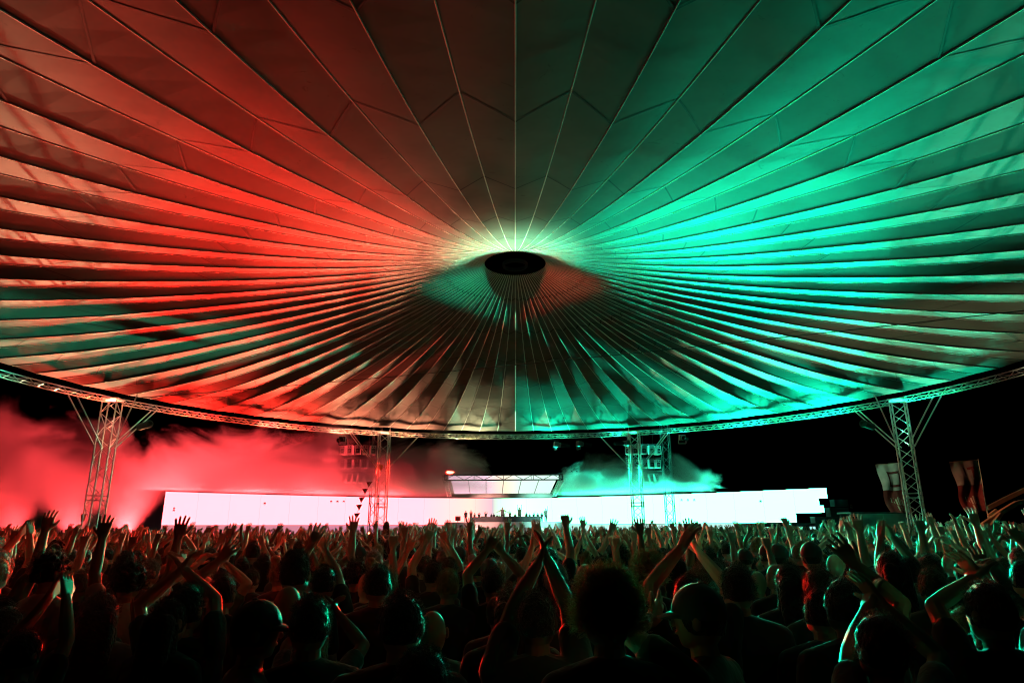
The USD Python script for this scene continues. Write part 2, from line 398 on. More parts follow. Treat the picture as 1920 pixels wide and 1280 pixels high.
for pos, aim, cone, col, rad, wh, nm in lamps:
    side = 'left' if pos[0] < 0 else 'right'
    n_ = seen_.get((nm, wh, side), 0) % 20; seen_[(nm, wh, side)] = n_ + 1
    t = UsdGeom.Xform.Define(stage, '/World/' + numbered('/World', 'added_wash_lamp'))  # added lamps that colour the roof, smoke, crowd, stage and banners
    t.AddTransformOp().Set(look_at(np.array(pos, float), aim))
    tag(t, '%s added %s lamp on the %s side, %s' % (ORD[n_], nm, side, wh), 'lamp', 'added stage wash lamps')
    q = .45 if pos[1] > 55 and pos[2] > 3 else 1.
    MB().box((0, 0, .05 * q), (.30 * q, .26 * q, .22 * q)).bar((0, 0, -.06 * q), (0, 0, -.2 * q), .1 * q, 12, .12 * q).build('lamp_housing', M['black_metal'], t)
    MB().bar((-.19 * q, 0, .05 * q), (-.19 * q, -.3 * q, .05 * q), .02 * q, 5).bar((.19 * q, 0, .05 * q), (.19 * q, -.3 * q, .05 * q), .02 * q, 5).bar((-.19 * q, -.3 * q, .05 * q), (.19 * q, -.3 * q, .05 * q), .02 * q, 5).build('bracket', M['black_metal'], t)
    if rad == .045:
        v, fl = lathe([(.1, -.2), (.1, -.7), (.106, -.7), (.106, -.2)], 14)
        obj('hood', (v, fl), M['soot'], t, smooth=40)
    mx_ = float(col.max())
    spot(str(t.GetPath()) + '/lamp_light', rad if q == 1. or rad == .03 else .1, mx_, col / mx_, cone, .9)
FLOODS = [('green', ringp(math.radians(-68.), 15.4, 5.9), (5.5, 13., 8.4), GREEN, .07), ('red', ringp(math.radians(65.), 15.4, 5.9), (-5.5, 13., 8.4), RED * .2, 1.)]
for name, pos, aim, col, k in FLOODS:
    t = UsdGeom.Xform.Define(stage, '/World/' + numbered('/World', 'flood_lamp'))
    t.AddTransformOp().Set(look_at(np.array(pos), aim))
    tag(t, 'black tubular flood lamp at the head of the %s column shining across the roof' % ('left' if name == 'green' else 'right'), 'lamp')
    v, fl = lathe([(.001, .55), (.10, .55), (.13, .5), (.13, -.12), (.15, -.14), (.15, -.2), (.125, -.2), (.12, -.02), (.001, -.02)], 20)
    obj('lamp_barrel', (v, fl[:, ::-1]), M['black'], t, smooth=30)
    col = COLM * k * col
    spot(str(t.GetPath()) + '/lamp_light', .05, float(col.max()), col / float(col.max()), 14., .95)

# ------------------------------------------------------------------ stage, canopy over the stage, speaker clusters
M['dark_drape'] = mat('dark_drape', (.02, .022, .024), .9, vary=(.035, .036, .04), vscale=2.)
M['cab'] = mat('speaker_cabinet_pale', (.5, .5, .5), .5)
M['grille'] = mat('speaker_grille', (.02, .02, .02), .6)
M['cabin'] = mat('cabin_panel_pale', (.42, .42, .38), .6, vary=(.33, .33, .30), vscale=1.5)
M['roof_dark'] = mat('cabin_roof_dark', (.03, .03, .03), .7)
def ramp_glow(name, x0, x1, stops, strength=1.0):
    return usdkit.material(stage, '/World/Looks/' + name, {
        'g': ('geometry', {}), 'x': ('separate_xyz', {}),
        'mr': ('map_range', {'from_min': x0, 'from_max': x1, 'to_min': 0., 'to_max': 1., 'clamp': True}),
        'r': ('rgb_ramp', {'ramp': stops}), 'e': ('emission', {'strength': strength})},
        [('g.position', 'x.vector'), ('x.x', 'mr.value'), ('mr.result', 'r.fac'), ('r.color', 'e.color')], surface='e.emission')
M['painted_glow'] = ramp_glow('painted_lower_glow', -37., 33., [(0, (.75, .22, .24)), (.30, (.66, .25, .38)), (.44, (.72, .42, .36)), (.52, (.55, .62, .42)), (.60, (.45, .85, .72)), (.75, (.55, .95, .86)), (1, (.5, .9, .85))])  # painted glow off smoke and floor, put in as emission; not a screen
M['ceiling_screen'] = ramp_glow('canopy_screen', -7., 5.4, [(0, (1.1, .62, .78)), (.35, (1.1, .72, .86)), (.5, (1.2, 1., .72)), (.62, (.86, 1.15, 1.)), (1, (.72, 1.15, 1.))])
M['window_lit'] = glow('lit_window', (.45, .95, .85), 1.0)

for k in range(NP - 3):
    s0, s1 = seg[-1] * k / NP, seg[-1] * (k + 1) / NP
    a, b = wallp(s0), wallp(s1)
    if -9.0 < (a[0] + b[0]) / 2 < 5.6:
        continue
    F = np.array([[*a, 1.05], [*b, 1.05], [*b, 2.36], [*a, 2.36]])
    obj('painted_glow_panel', (F, np.array([[0, 1, 2, 3]])), M['painted_glow'], sw)  # band of reflected glow below the screens, drawn as an emitting sheet
    MB().box(((a[0] + b[0]) / 2, (a[1] + b[1]) / 2 + .25, .52), (np.linalg.norm(b - a), .3, 1.0), [[math.cos(q_), -math.sin(q_), 0], [math.sin(q_), math.cos(q_), 0], [0, 0, 1]] if (q_ := math.atan2(b[1] - a[1], b[0] - a[0])) or True else None).build('plinth', M['black'], sw)

SY = 80.0
def X(px, y=SY):
    return float(at(px, 985, y)[0])
def Zp(py, y=SY):
    return float(at(960, py, y)[2])
st = thing('stage', 'low stepped stage with booth in front of the bright screen, pale deck and dark counter', 'stage')
MB().box(((X(812) + X(1062)) / 2, 82.5, 1.0), (X(1062) - X(812), 7, 2.0)).build('lower_deck', M['stage_front'], st)
MB().box(((X(832) + X(1055)) / 2, 83., 2.34), (X(1055) - X(832), 5.0, .66)).build('upper_deck', M['stage_deck'], st)
MB().box(((X(880) + X(1015)) / 2, 81.3, 2.68 + .30), (X(1015) - X(880), .7, .60)).build('booth_counter', M['dark_drape'], st)
for px in (905, 935, 965, 992):
    MB().box((X(px), 81.3, 3.31), (.55, .45, .06)).build('player_deck', M['black_metal'], st)
MB().add([[X(1062), 79.0, 1.6], [X(1092), 76.5, .9], [X(1092), 82, .9], [X(1062), 82, 1.6], [X(1062), 79.0, 1.5], [X(1092), 76.5, .8], [X(1092), 82, .8], [X(1062), 82, 1.5]], [[0, 1, 2, 3], [7, 6, 5, 4], [0, 4, 5, 1], [1, 5, 6, 2], [2, 6, 7, 3], [3, 7, 4, 0]]).build('ramp', M['stage_front'], st)
mon = thing('stage_monitor', 'small dark red wedge speaker on the left edge of the stage booth deck', 'speaker', (X(857), 81., 2.68))
MB().box((0, 0, .42), (.62, .4, .42), [[1, 0, 0], [0, .94, -.34], [0, .34, .94]]).build('cabinet', mat('monitor_red', (.25, .03, .02), .5), mon)
MB().bar((0, .1, 0), (0, 0, .3), .05).build('stand', M['black_metal'], mon)

def box_truss(t, A, B, s, n, m, r=.035, rb=.02, up=(0, 0, 1)):
    A, B = np.asarray(A, float), np.asarray(B, float)
    d = (B - A) / np.linalg.norm(B - A); u = np.asarray(up, float); u = u - d * (u @ d); u /= np.linalg.norm(u); w = np.cross(d, u)
    c = [u * a * s / 2 + w * b * s / 2 for a, b in ((-1, -1), (1, -1), (1, 1), (-1, 1))]
    for o in c:
        MB().bar(A + o, B + o, r, 6).build('chord', m, t, smooth=True)
    for k in range(4):
        for i in range(n):
            p0, p1 = A + (B - A) * i / n, A + (B - A) * (i + 1) / n
            o0, o1 = (c[k], c[(k + 1) % 4]) if i % 2 else (c[(k + 1) % 4], c[k])
            MB().bar(p0 + o0, p1 + o1, rb, 5).build('lattice_bar', m, t, smooth=True)
        for i in range(0, n + 1, max(n // 4, 1)):
            p0 = A + (B - A) * i / n
            MB().bar(p0 + c[k], p0 + c[(k + 1) % 4], rb, 5).build('cross_bar', m, t)

cy0, cy1 = 66.0, 82.0
FL, FR, BL, BR = at(834, 894.5, cy0), at(1055, 894.5, cy0), at(843, 927, cy1), at(1039, 927, cy1)
zf, zb = (FL[2] + FR[2]) / 2, (BL[2] + BR[2]) / 2
for P in (FL, FR): P[2] = zf
for P in (BL, BR): P[2] = zb
cn = thing('stage_canopy', 'truss framed canopy with glowing ceiling screen hanging above the middle of the stage', 'canopy')
box_truss(cn, FL, FR, .50, 12, M['black_metal'], .05, .03)
box_truss(cn, BL, BR, .46, 12, M['alu'])
box_truss(cn, FL, BL, .40, 14, M['alu'])
box_truss(cn, FR, BR, .40, 14, M['alu'])
for i in range(6):
    t0, t1 = i / 6 + .003, (i + 1) / 6 - .003
    def cp(t, s, dz):
        f_, b_ = FL + (FR - FL) * (.05 + .9 * t), BL + (BR - BL) * (.05 + .9 * t)
        return f_ + (b_ - f_) * s + [0, 0, dz]
    q4 = [cp(t0, .03, -.20), cp(t1, .03, -.20), cp(t1, .80, -.20), cp(t0, .80, -.20)]
    obj('ceiling_panel', (np.array(q4), np.array([[0, 3, 2, 1]])), M['ceiling_screen'], cn)
    q8 = [p + np.array([0, 0, .02]) for p in q4] + [p + np.array([0, 0, .14]) for p in q4]
    MB().add(np.array(q8), [[4, 5, 6, 7], [0, 1, 5, 4], [1, 2, 6, 5], [2, 3, 7, 6], [3, 0, 4, 7], [3, 2, 1, 0]]).build('panel_housing', M['black'], cn)
for i in range(4):
    a_, b_ = FL + (FR - FL) * (.03 + .235 * i), FL + (FR - FL) * (.03 + .235 * i + .232)
    q4 = [a_ + [0, .2, -.19], b_ + [0, .2, -.19], b_ + [0, .2, .19], a_ + [0, .2, .19]]
    obj('front_panel', (np.array(q4), np.array([[0, 1, 2, 3]])), M['ceiling_screen'], cn)
    MB().box((np.array(q4).mean(0) + [0, .05, 0]), ((b_ - a_)[0], .08, .38)).build('panel_housing', M['black'], cn)
fa = [BL + np.array([.3, -.3, -.32]), BR + np.array([-.3, -.3, -.32]), BR + np.array([-.3, -.3, .10]), BL + np.array([.3, -.3, .10])]
MB().add(np.vstack([fa, np.array(fa) + [0, .06, 0]]), [[0, 1, 2, 3], [7, 6, 5, 4], [0, 4, 5, 1], [3, 2, 6, 7], [1, 5, 6, 2], [0, 3, 7, 4]]).build('back_fascia', M['stage_front'], cn)
for P in (BL, BR):
    MB().bar(P + [0, .2, 0], (P[0], 90.2 if P[0] < 0 else 89., zb), .06).build('outrigger', M['black_metal'], cn)

def cabinet(t, c, yaw, w, h, d, pitch=0., taper=1.0):
    cyw, syw = math.cos(yaw), math.sin(yaw); cp_, sp_ = math.cos(pitch), math.sin(pitch)
    R = np.array([[cyw, -syw, 0], [syw, cyw, 0], [0, 0, 1]]) @ np.array([[1, 0, 0], [0, cp_, -sp_], [0, sp_, cp_]])
    def place(v): return np.asarray(v, float) @ R.T + c
    tx = lambda z: 1 + (taper - 1) * (.5 - z / h)
    v = [[sx * w / 2 * tx(z), y, z] for z in (-h / 2, h / 2) for sx, y in ((-1, 0), (1, 0), (.8, d), (-.8, d))]
    f = [[0, 1, 5, 4], [1, 2, 6, 5], [2, 3, 7, 6], [3, 0, 4, 7], [3, 2, 1, 0], [4, 5, 6, 7]]
    c0 = obj('speaker_cabinet', (place(v), np.array(f)), M['cab'], t)
    z0, z1 = -h * .38, h * .16
    g = [[-w * .36 * tx(z0), -.012, z0], [w * .36 * tx(z0), -.012, z0], [w * .36 * tx(z1), -.012, z1], [-w * .36 * tx(z1), -.012, z1]]
    MB().add(place(np.vstack([g, np.array(g) + [0, .02, 0]])), [[0, 1, 2, 3], [0, 4, 5, 1], [1, 5, 6, 2], [2, 6, 7, 3], [3, 7, 4, 0]]).build('grille', M['grille'], c0)
    MB().add(place([[-w * .14, -.03, (z0 + z1) / 2 - .03], [w * .14, -.03, (z0 + z1) / 2 - .03], [w * .14, -.03, (z0 + z1) / 2 + .03], [-w * .14, -.03, (z0 + z1) / 2 + .03]]), [[0, 1, 2, 3]]).build('badge_bar', M['cab'], c0)
    for sx in (-1, 1):
        MB().bar(place([[sx * w * .2, -.012, h * .33]])[0], place([[sx * w * .2, .02, h * .33]])[0], w * .13, 12).build('horn', M['grille'], c0)

def cluster(pxs, lab, towerx, ysgn):
    Y = 76.
    t = thing('speaker_cluster', lab, 'speaker cluster', group='hanging speaker clusters')
    cx = np.mean([at(p, 850, Y)[0] for p in pxs[0]])
    for row, (pl, py, h) in enumerate(zip(pxs, (842.5, 868.5, 895.), (1.02, .98, 1.0))):
        for i, px in enumerate(pl):
            c = at(px, py, Y); off = (c[0] - cx)
            c = c + np.array([0, .10 * off * off, 0])
            yaw = off * .28
            if row < 2:
                cabinet(t, c, yaw, .62, h, .6)
            else:
                cabinet(t, c, yaw, .56, h * 1.05, .5, pitch=-.35, taper=.62)
    zs = [Zp(833, Y), Zp(859, Y), Zp(884, Y)]
    for z in zs:
        for k in (0, 1):
            MB().bar((cx - 2.0, Y + .35 + .3 * k, z + .04), (cx + 2.0, Y + .35 + .3 * k, z + .04), .045, 6).build('fly_bar', M['black_metal'], t)
    for dx in (-1.2, 0, 1.2):
        MB().bar((cx + dx, Y + .5, zs[2]), (cx + dx, Y + .5, zs[0] + 1.6), .02, 5).build('suspension_chain', M['black_metal'], t)
    MB().bar((cx - 1.5, Y + .5, zs[0] + 1.6), (towerx, Y + .9, zs[0] + 1.6), .12, 6).build('hoist_beam', M['black_metal'], t)
    m = thing('speaker_tower', 'black lattice tower carrying the speaker cluster behind the ' + ('second' if ysgn < 0 else 'third') + ' truss column', 'tower', (towerx, Y + 1.0, 0), 0, group='black speaker towers')
    lattice_column(m, 14.2, .9, 14, M['black_metal'], r=.05, rb=.03)
cluster([[640.7, 655, 670.8, 685, 699], [640.7, 654.4, 669.6, 683, 695], [644, 654.5, 665.5, 677, 688]], 'hanging cluster of three rows of pale framed speakers, red lit, left of second column', at(706, 850, 77)[0], -1)
cluster([[1178, 1191.5, 1207.8, 1223, 1236.6], [1180, 1194, 1209.5, 1223, 1236], [1189, 1200, 1211, 1222, 1233]], 'hanging cluster of three rows of pale framed speakers, green lit, behind third column', at(1249, 850, 77)[0], 1)

# ------------------------------------------------------------------ right hand side: wings, cabins, banners, timber
w1 = thing('stage_wing', 'dark draped block under the stepped right end of the screen wall', 'stage wing', (at(1562, 990, 66)[0], 66, 0))
MB().box((0, 0, 1.42), (3.7, 1.0, 2.84)).build('drape', M['dark_drape'], w1)
MB().box((0, 0, 2.87), (3.76, 1.06, .05)).build('top_rail', M['black_metal'], w1)
w2 = thing('equipment_stack', 'dark stacked equipment cases filling the notch at the right end of the screen', 'cases', (at(1580, 960, 68.6)[0], 69.3, 0))
for i, (dx, z, w_, h_) in enumerate(((0, 1.4, 2.4, 2.8), (-.2, 3.35, 1.9, 1.0), (.1, 4.3, 1.4, .7))):
    MB().box((dx, 0, z), (w_, 1.0, h_)).box((dx, -.51, z + h_ / 2 - .06), (w_, .03, .08)).build('case', M['dark_drape'], w2)
bc = thing('backstage_cabin', 'low dark cabin with four small lit windows below the right end of the screen', 'cabin', (at(1463, 990, 66)[0], 66.5, 0))
MB().box((0, 0, 1.1), (6.6, 1.6, 2.2)).build('wall', M['dark_drape'], bc)
MB().box((0, 0, 2.26), (6.9, 1.9, .12)).build('roof', M['roof_dark'], bc)
for px in (1437, 1464, 1499, 1524):
    x0 = at(px, 990, 65.7)[0] - at(1463, 990, 66)[0]
    wf = MB().box((x0, -.82, 1.88), (.72, .05, .34)).build('window', M['black_metal'], bc)
    MB().add([[x0 - .3, -.85, 1.76], [x0 + .3, -.85, 1.76], [x0 + .3, -.85, 2.0], [x0 - .3, -.85, 2.0]], [[0, 1, 2, 3]]).build('pane', M['window_lit'], wf)
kb = thing('bar_cabin', 'pale panel cabin with dark doorway between the screen and the right column', 'cabin', (at(1650, 990, 62)[0], 63., 0))
W0 = 5.0
for i, (x0, x1) in enumerate(((-1.75, .42), (.44, 2.48))):
    MB().box(((x0 + x1) / 2, -1., 1.55), (x1 - x0, .08, 3.1)).build('wall_panel', M['cabin'], kb)
MB().box((-2.47, -.6, 1.45), (.08, .9, 2.9)).build('door_post', M['cabin'], kb)
MB().box((-2.12, -1., 2.98), (.78, .08, .26)).build('lintel', M['cabin'], kb)
MB().box((2.46, .25, 1.5), (.08, 2.4, 3.0)).build('side_wall', M['roof_dark'], kb)
MB().box((0, 1.2, 1.5), (4.8, .08, 3.0)).build('back_wall', M['roof_dark'], kb)
MB().box((0, .05, 3.2), (5.2, 2.6, .14)).build('roof', M['roof_dark'], kb)

def banner(P_tl, P_tr, P_br, P_bl, foot, lab, split, ma, mb_, emblem):
    t = thing('banner', lab, 'banner', group='tall banners at the right')
    n, m_ = 9, 14
    def S(u, v):
        l = P_tl + (P_bl - P_tl) * v; r = P_tr + (P_br - P_tr) * v
        p = l + (r - l) * u
        return p + np.array([0, .16 * math.sin(v * 9 + u * 3) * (1 - u) + .07 * math.sin(u * 14 + v * 4), 0]) + np.array([.10 * (1 - u) * math.sin(v * 7), 0, .03 * math.sin(u * 9)])
    def sheet(v0, v1, name, mt):
        mm = max(int(m_ * (v1 - v0)), 3)
        g = np.array([[S(i / n, v0 + (v1 - v0) * j / mm) for j in range(mm + 1)] for i in range(n + 1)]).reshape(-1, 3)
        ix = np.arange((n + 1) * (mm + 1)).reshape(n + 1, mm + 1)
        q = np.stack([ix[:-1, :-1], ix[1:, :-1], ix[1:, 1:], ix[:-1, 1:]], -1).reshape(-1, 4)
        return obj(name, (g, q), mt, t, smooth=True)
    up = sheet(0, split, 'upper_cloth', ma)
    lo = sheet(split + .004, 1, 'lower_cloth', mb_)
    def patch(u0, u1, v0, v1, name, mt, par):
        k = 4
        g = np.array([[S(u0 + (u1 - u0) * i / k, v0 + (v1 - v0) * j / k) + [0, -.015, 0] for j in range(k + 1)] for i in range(k + 1)]).reshape(-1, 3)
        ix = np.arange((k + 1) ** 2).reshape(k + 1, k + 1)
        q = np.stack([ix[:-1, :-1], ix[1:, :-1], ix[1:, 1:], ix[:-1, 1:]], -1).reshape(-1, 4)
        return (g, q)
    mbx = MB()
    for e in emblem:
        mbx.add(*patch(*e, 'x', None, None))
    mbx.build('emblem', M['emblem'], up)
    mbs = MB()
    for u0, v0, dv in ((.30, .70, .10), (.38, .66, .16), (.47, .72, .12), (.55, .68, .16), (.63, .70, .14), (.72, .74, .12), (.45, .86, .1), (.60, .87, .09)):
        mbs.add(*patch(u0, u0 + .045, v0, v0 + dv, 'x', None, None))
    mbs.build('print', M['print'], lo)
    top = P_tr + (P_tr - P_br) * .02
    MB().bar(foot, top + [.04, 0, 0], .035, 8, .022).build('pole', M['pole'], t, smooth=True)
    MB().bar(P_tl, P_tr + [.04, 0, 0], .018, 6).build('top_rod', M['pole'], t)
    MB().box((foot[0], foot[1], .06), (.6, .6, .12)).build('base', M['black_metal'], t)
M['emblem'] = mat('banner_emblem', (.14, .02, .02), .8)
M['print'] = mat('banner_print', (.5, .45, .35), .8)
M['pole'] = mat('banner_pole', (.5, .42, .3), .5)
M['cloth_pale'] = mat('banner_cloth_pale', (.6, .6, .56), .85, vary=(.42, .42, .39), vscale=2.)
M['cloth_red'] = mat('banner_cloth_red', (.24, .05, .04), .85, vary=(.16, .02, .02), vscale=2.5)
M['cloth_dull'] = mat('banner_cloth_dull', (.32, .32, .29), .85, vary=(.2, .2, .18), vscale=2.)
yb = 45.
foot = at(1716, 992, yb); foot[2] = 0
banner(at(1641, 871, yb), at(1690, 867, yb), at(1707, 961, yb), at(1669, 960, yb), foot, 'tall banner left of the right column, pale top with square emblem, red bottom', .55, M['cloth_pale'], M['cloth_red'],
       [(.30, .82, .16, .21), (.30, .82, .43, .48), (.30, .38, .21, .43), (.74, .82, .21, .43)])
yb = 42.
foot = at(1857, 1000, yb); foot[2] = 0
banner(at(1780, 866, yb), at(1833, 862, yb), at(1848, 958, yb), at(1810, 960, yb), foot, 'tall dim dark banner at far right with a short red stroke near its top', .48, M['cloth_dull'], M['cloth_red'],
       [(.40, .47, .12, .28), (.56, .80, .12, .17), (.66, .74, .17, .34)])

tp = thing('timber_pavilion', 'curved pale timber beams and rail at the far right edge', 'pavilion')
def beam(pts, y, w_, name):
    P = np.array([at(px, py, y + dy) for px, py, dy in pts])
    mbx = MB()
    for a, b in zip(P[:-1], P[1:]):
        d = b - a; L = np.linalg.norm(d); d /= L
        s = np.cross(d, [0, 1, 0]); s /= np.linalg.norm(s); u = np.cross(s, d)
        R = np.stack([d, u, s], 1)
        mbx.box((a + b) / 2, (L + w_ * .3, w_, w_), R)
    mbx.build(name, M['wood'], tp)
beam([(1843, 984, 0), (1862, 971, .2), (1880, 958, .3), (1905, 943, .4), (1925, 939, .5), (1960, 938, .6), (2010, 955, .8)], 36, .22, 'curved_beam')
beam([(1851, 996, -.6), (1863, 981, -.3), (1876, 964, 0)], 36, .17, 'strut')
beam([(1854, 966, 1.5), (1868, 956, 1.5)], 36, .14, 'strut')
beam([(1852, 952, 6), (1885, 935, 6), (1925, 916, 6)], 38, .24, 'rear_beam')
beam([(1845, 1002, 0), (1846, 985, 0)], 36, .24, 'post')
beam([(1838, 995, -.6), (1960, 997, -.6)], 36, .14, 'rail')
beam([(2010, 955, .8), (2012, 1060, .8)], 36, .24, 'post')
beam([(1846, 995, 0), (1847, 1060, 0)], 36, .22, 'post')

# bunting from the second column, and the small signs on the columns
bu = thing('bunting', 'string of dark red triangular pennants hanging from the second column', 'bunting')
SP = [(703, 888), (697, 899), (690, 911), (683, 925), (677, 940), (672, 955), (667, 970), (663, 985), (660, 1000)]
P = np.array([at(px, py, 33.6 - .35 * i) for i, (px, py) in enumerate(SP)])
MB().poly(P, .008, 4).build('string', M['cloth_pale'], bu)
M['pennant'] = mat('pennant_red', (.22, .02, .015), .8)
for i, (px, py) in enumerate([(692, 907), (684, 920), (678, 936), (673, 950), (669, 966), (665, 982)]):
    c = at(px, py, 33.2 - .4 * i); s_ = .14
    v = np.array([[-s_, 0, .10], [s_, .05, .12], [-.02 + .03 * (i % 2), .02, -.16]])
    MB().add(np.vstack([v, v + [0, .006, 0]]) + c, [[0, 2, 1], [3, 4, 5]]).build('pennant', M['pennant'], bu)
M['sign_orange'] = mat('sign_orange', (.55, .28, .10), .6)
M['sign_white'] = mat('sign_white', (.8, .8, .8), .5)
for px, py, y, m_, lab in ((155, 970, 25.4, 'sign_orange', 'small orange card tied low on the left column'), (714, 876, 34.0, 'sign_orange', 'small orange card tied high on the second column beside the bunting'), (1729, 945, 26.0, 'sign_white', 'small white card tied to the right column')):
    c = at(px, py, y)
    t = thing('card', lab, 'sign', c)
    v = np.array([[-.09, 0, .14], [.10, .03, .12], [.07, .02, -.12], [-.05, 0, -.15]])
    MB().add(np.vstack([v, v + [0, .01, 0]]), [[0, 3, 2, 1], [4, 5, 6, 7], [0, 1, 5, 4], [2, 3, 7, 6]]).build('sheet', M[m_], t)
    MB().bar((0, .01, .12), (.02, .25, .14), .006, 4).build('tie', M['black_metal'], t)

# ------------------------------------------------------------------ people
MF = manifold3d.Manifold
def ball(c, r, n=10):
    s = MF.sphere(1.0, n)
    r = (r, r, r) if np.ndim(r) == 0 else r
    return s.scale(tuple(map(float, r))).translate(tuple(map(float, c)))
def link(*cr, n=10):
    return MF.batch_hull([ball(c, r, n) for c, r in cr])
def union(ms):
    return MF.batch_boolean(ms, manifold3d.OpType.Add)
def unit(v):
    v = np.asarray(v, float); return v / (np.linalg.norm(v) + 1e-9)
def smoothed(m, length, it=8):
    mm = m.refine_to_length(length).to_mesh() if length else m.to_mesh()
    t = trimesh.Trimesh(mm.vert_properties[:, :3], mm.tri_verts, process=True)
    if it:
        trimesh.smoothing.filter_taubin(t, .5, .53, it)
    return t

def hand(w, d, n, side, spread=.18, curl=.35):
    """palm and five bent fingers at the wrist w, pointing along d, palm facing n; side = +1 puts the thumb along d x n"""
    d = unit(d); n = unit(np.asarray(n) - d * np.dot(n, d)); s = np.cross(d, n) * side
    P = lambda a, b, c=0.: w + d * a + s * b + n * c
    parts = [link((P(.0, .016), .019), (P(.0, -.016), .019), (P(.088, .034), .0125), (P(.088, -.034), .012), (P(.045, .03), .016), n=8)]
    for off, L, ang in ((.034, .070, 1.), (.012, .079, .35), (-.011, .073, -.35), (-.032, .056, -1.05)):
        fd = unit(d + s * spread * ang)
        b0 = P(.084, off); c1 = curl * .5; f1 = unit(fd * math.cos(c1) + n * math.sin(c1)); b1 = b0 + f1 * L * .52
        c2 = curl * 1.5; f2 = unit(fd * math.cos(c2) + n * math.sin(c2)); b2 = b1 + f2 * L * .48
        parts += [link((b0, .0105), (b1, .0092), n=6), link((b1, .0092), (b2, .0074), n=6)]
    t0 = P(.022, .026); t1 = t0 + unit(d * .62 + s * .75 + n * .2) * .042; t2 = t1 + unit(d * .85 + s * .45 + n * .25) * .034
    parts += [link((t0, .015), (t1, .0115), n=6), link((t1, .0115), (t2, .0088), n=6)]
    return parts

def elbow(S, W, a, b, hint):
    v = W - S; L = np.linalg.norm(v)
    if L > a + b - .004:
        W = S + v / L * (a + b - .004); v = W - S; L = a + b - .004
    x = (a * a - b * b + L * L) / (2 * L); h = math.sqrt(max(a * a - x * x, 0))
    u = v / L; q = unit(np.asarray(hint) - u * np.dot(hint, u))
    return S + u * x + q * h, W

POSES = {   # wrists (right = +x), palm normals, elbow hints, finger spread and curl
    'arms_down': [((.27, .06, .86), (-1, 0, 0), (.4, -1, 0), .1, .5), ((-.27, .06, .86), (1, 0, 0), (-.4, -1, 0), .1, .5)],
    'both_up': [((.26, .16, 1.98), (0, 1, .1), (1, .2, 0), .22, .2), ((-.25, .14, 2.0), (0, 1, .1), (-1, .2, 0), .22, .25)],
    'clap': [((.055, .2, 1.93), (-1, .1, 0), (1, .1, -.2), .12, .25), ((-.05, .2, 1.93), (1, .1, 0), (-1, .1, -.2), .12, .25)],
    'clap_low': [((.05, .34, 1.74), (-1, .1, 0), (1, -.2, -.6), .12, .25), ((-.05, .34, 1.74), (1, .1, 0), (-1, -.2, -.6), .12, .25)],
    'right_up': [((.24, .14, 2.02), (0, 1, 0), (1, .1, 0), .2, .3), ((-.27, .06, .86), (1, 0, 0), (-.4, -1, 0), .1, .5)],
    'left_up': [((.27, .06, .86), (-1, 0, 0), (.4, -1, 0), .1, .5), ((-.22, .16, 2.03), (0, 1, 0), (-1, .1, 0), .24, .2)],
    'wide_v': [((.46, .1, 1.90), (-.3, 1, 0), (1, -.2, 0), .3, .15), ((-.46, .1, 1.90), (.3, 1, 0), (-1, -.2, 0), .3, .15)],
    'fist': [((.2, .2, 1.99), (0, 1, 0), (1, .1, 0), .05, 1.5), ((-.27, .06, .86), (1, 0, 0), (-.4, -1, 0), .1, .5)],
    'heart': [((.12, .12, 1.84), (-1, 0, .3), (1, -.1, 0), .1, .8), ((-.12, .12, 1.84), (1, 0, .3), (-1, -.1, 0), .1, .8)],
    'arms_out': [((.62, .1, 1.22), (0, 1, .2), (0, -1, -.3), .2, .2), ((-.62, .1, 1.20), (0, 1, .2), (0, -1, -.3), .2, .2)],
}
PTEXT = {'arms_down': 'arms lowered', 'both_up': 'both hands raised', 'clap': 'clapping overhead', 'clap_low': 'clapping low', 'right_up': 'right arm up', 'left_up': 'left arm up',
         'wide_v': 'arms spread high', 'fist': 'fist raised', 'heart': 'arms arched overhead', 'arms_out': 'arms held out'}
SKIN = [mat('skin_fair', (.42, .28, .21), .65, spec=.3, vary=(.42, .27, .2), vscale=9.), mat('skin_tan', (.30, .18, .12), .65, spec=.3), mat('skin_brown', (.14, .08, .05), .65, spec=.3)]
SH = dict(black=(.015, .015, .015), charcoal=(.04, .04, .042), navy=(.015, .02, .05), maroon=(.08, .012, .015), olive=(.05, .05, .025), grey=(.16, .16, .16), white=(.55, .55, .53), denim=(.05, .08, .14))
SHM = {k: mat('shirt_' + k, c, .85, vary=tuple(x * .6 for x in c), vscale=5., bump=.5, bscale=18., extra={'sheen_weight': .25, 'sheen_roughness': .4}) for k, c in SH.items()}
HC = dict(dark=(.012, .009, .007), brown=(.045, .026, .014), blond=(.30, .20, .09), grey=(.22, .21, .2))
HAIRM = {k: mat('hair_' + k, c, .62, spec=.35, vary=tuple(x * .5 for x in c), vscale=30., bump=.9, bscale=60., extra={'sheen_weight': .3, 'sheen_roughness': .4}) for k, c in HC.items()}
CAPM = mat('cap_cloth', (.05, .05, .055), .8, bump=.3, bscale=60.)
TROU = mat('trousers_dark', (.025, .027, .035), .85)
SHOE = mat('shoes_dark', (.03, .03, .03), .6)
EYEM = mat('eye_white', (.7, .68, .65), .25)

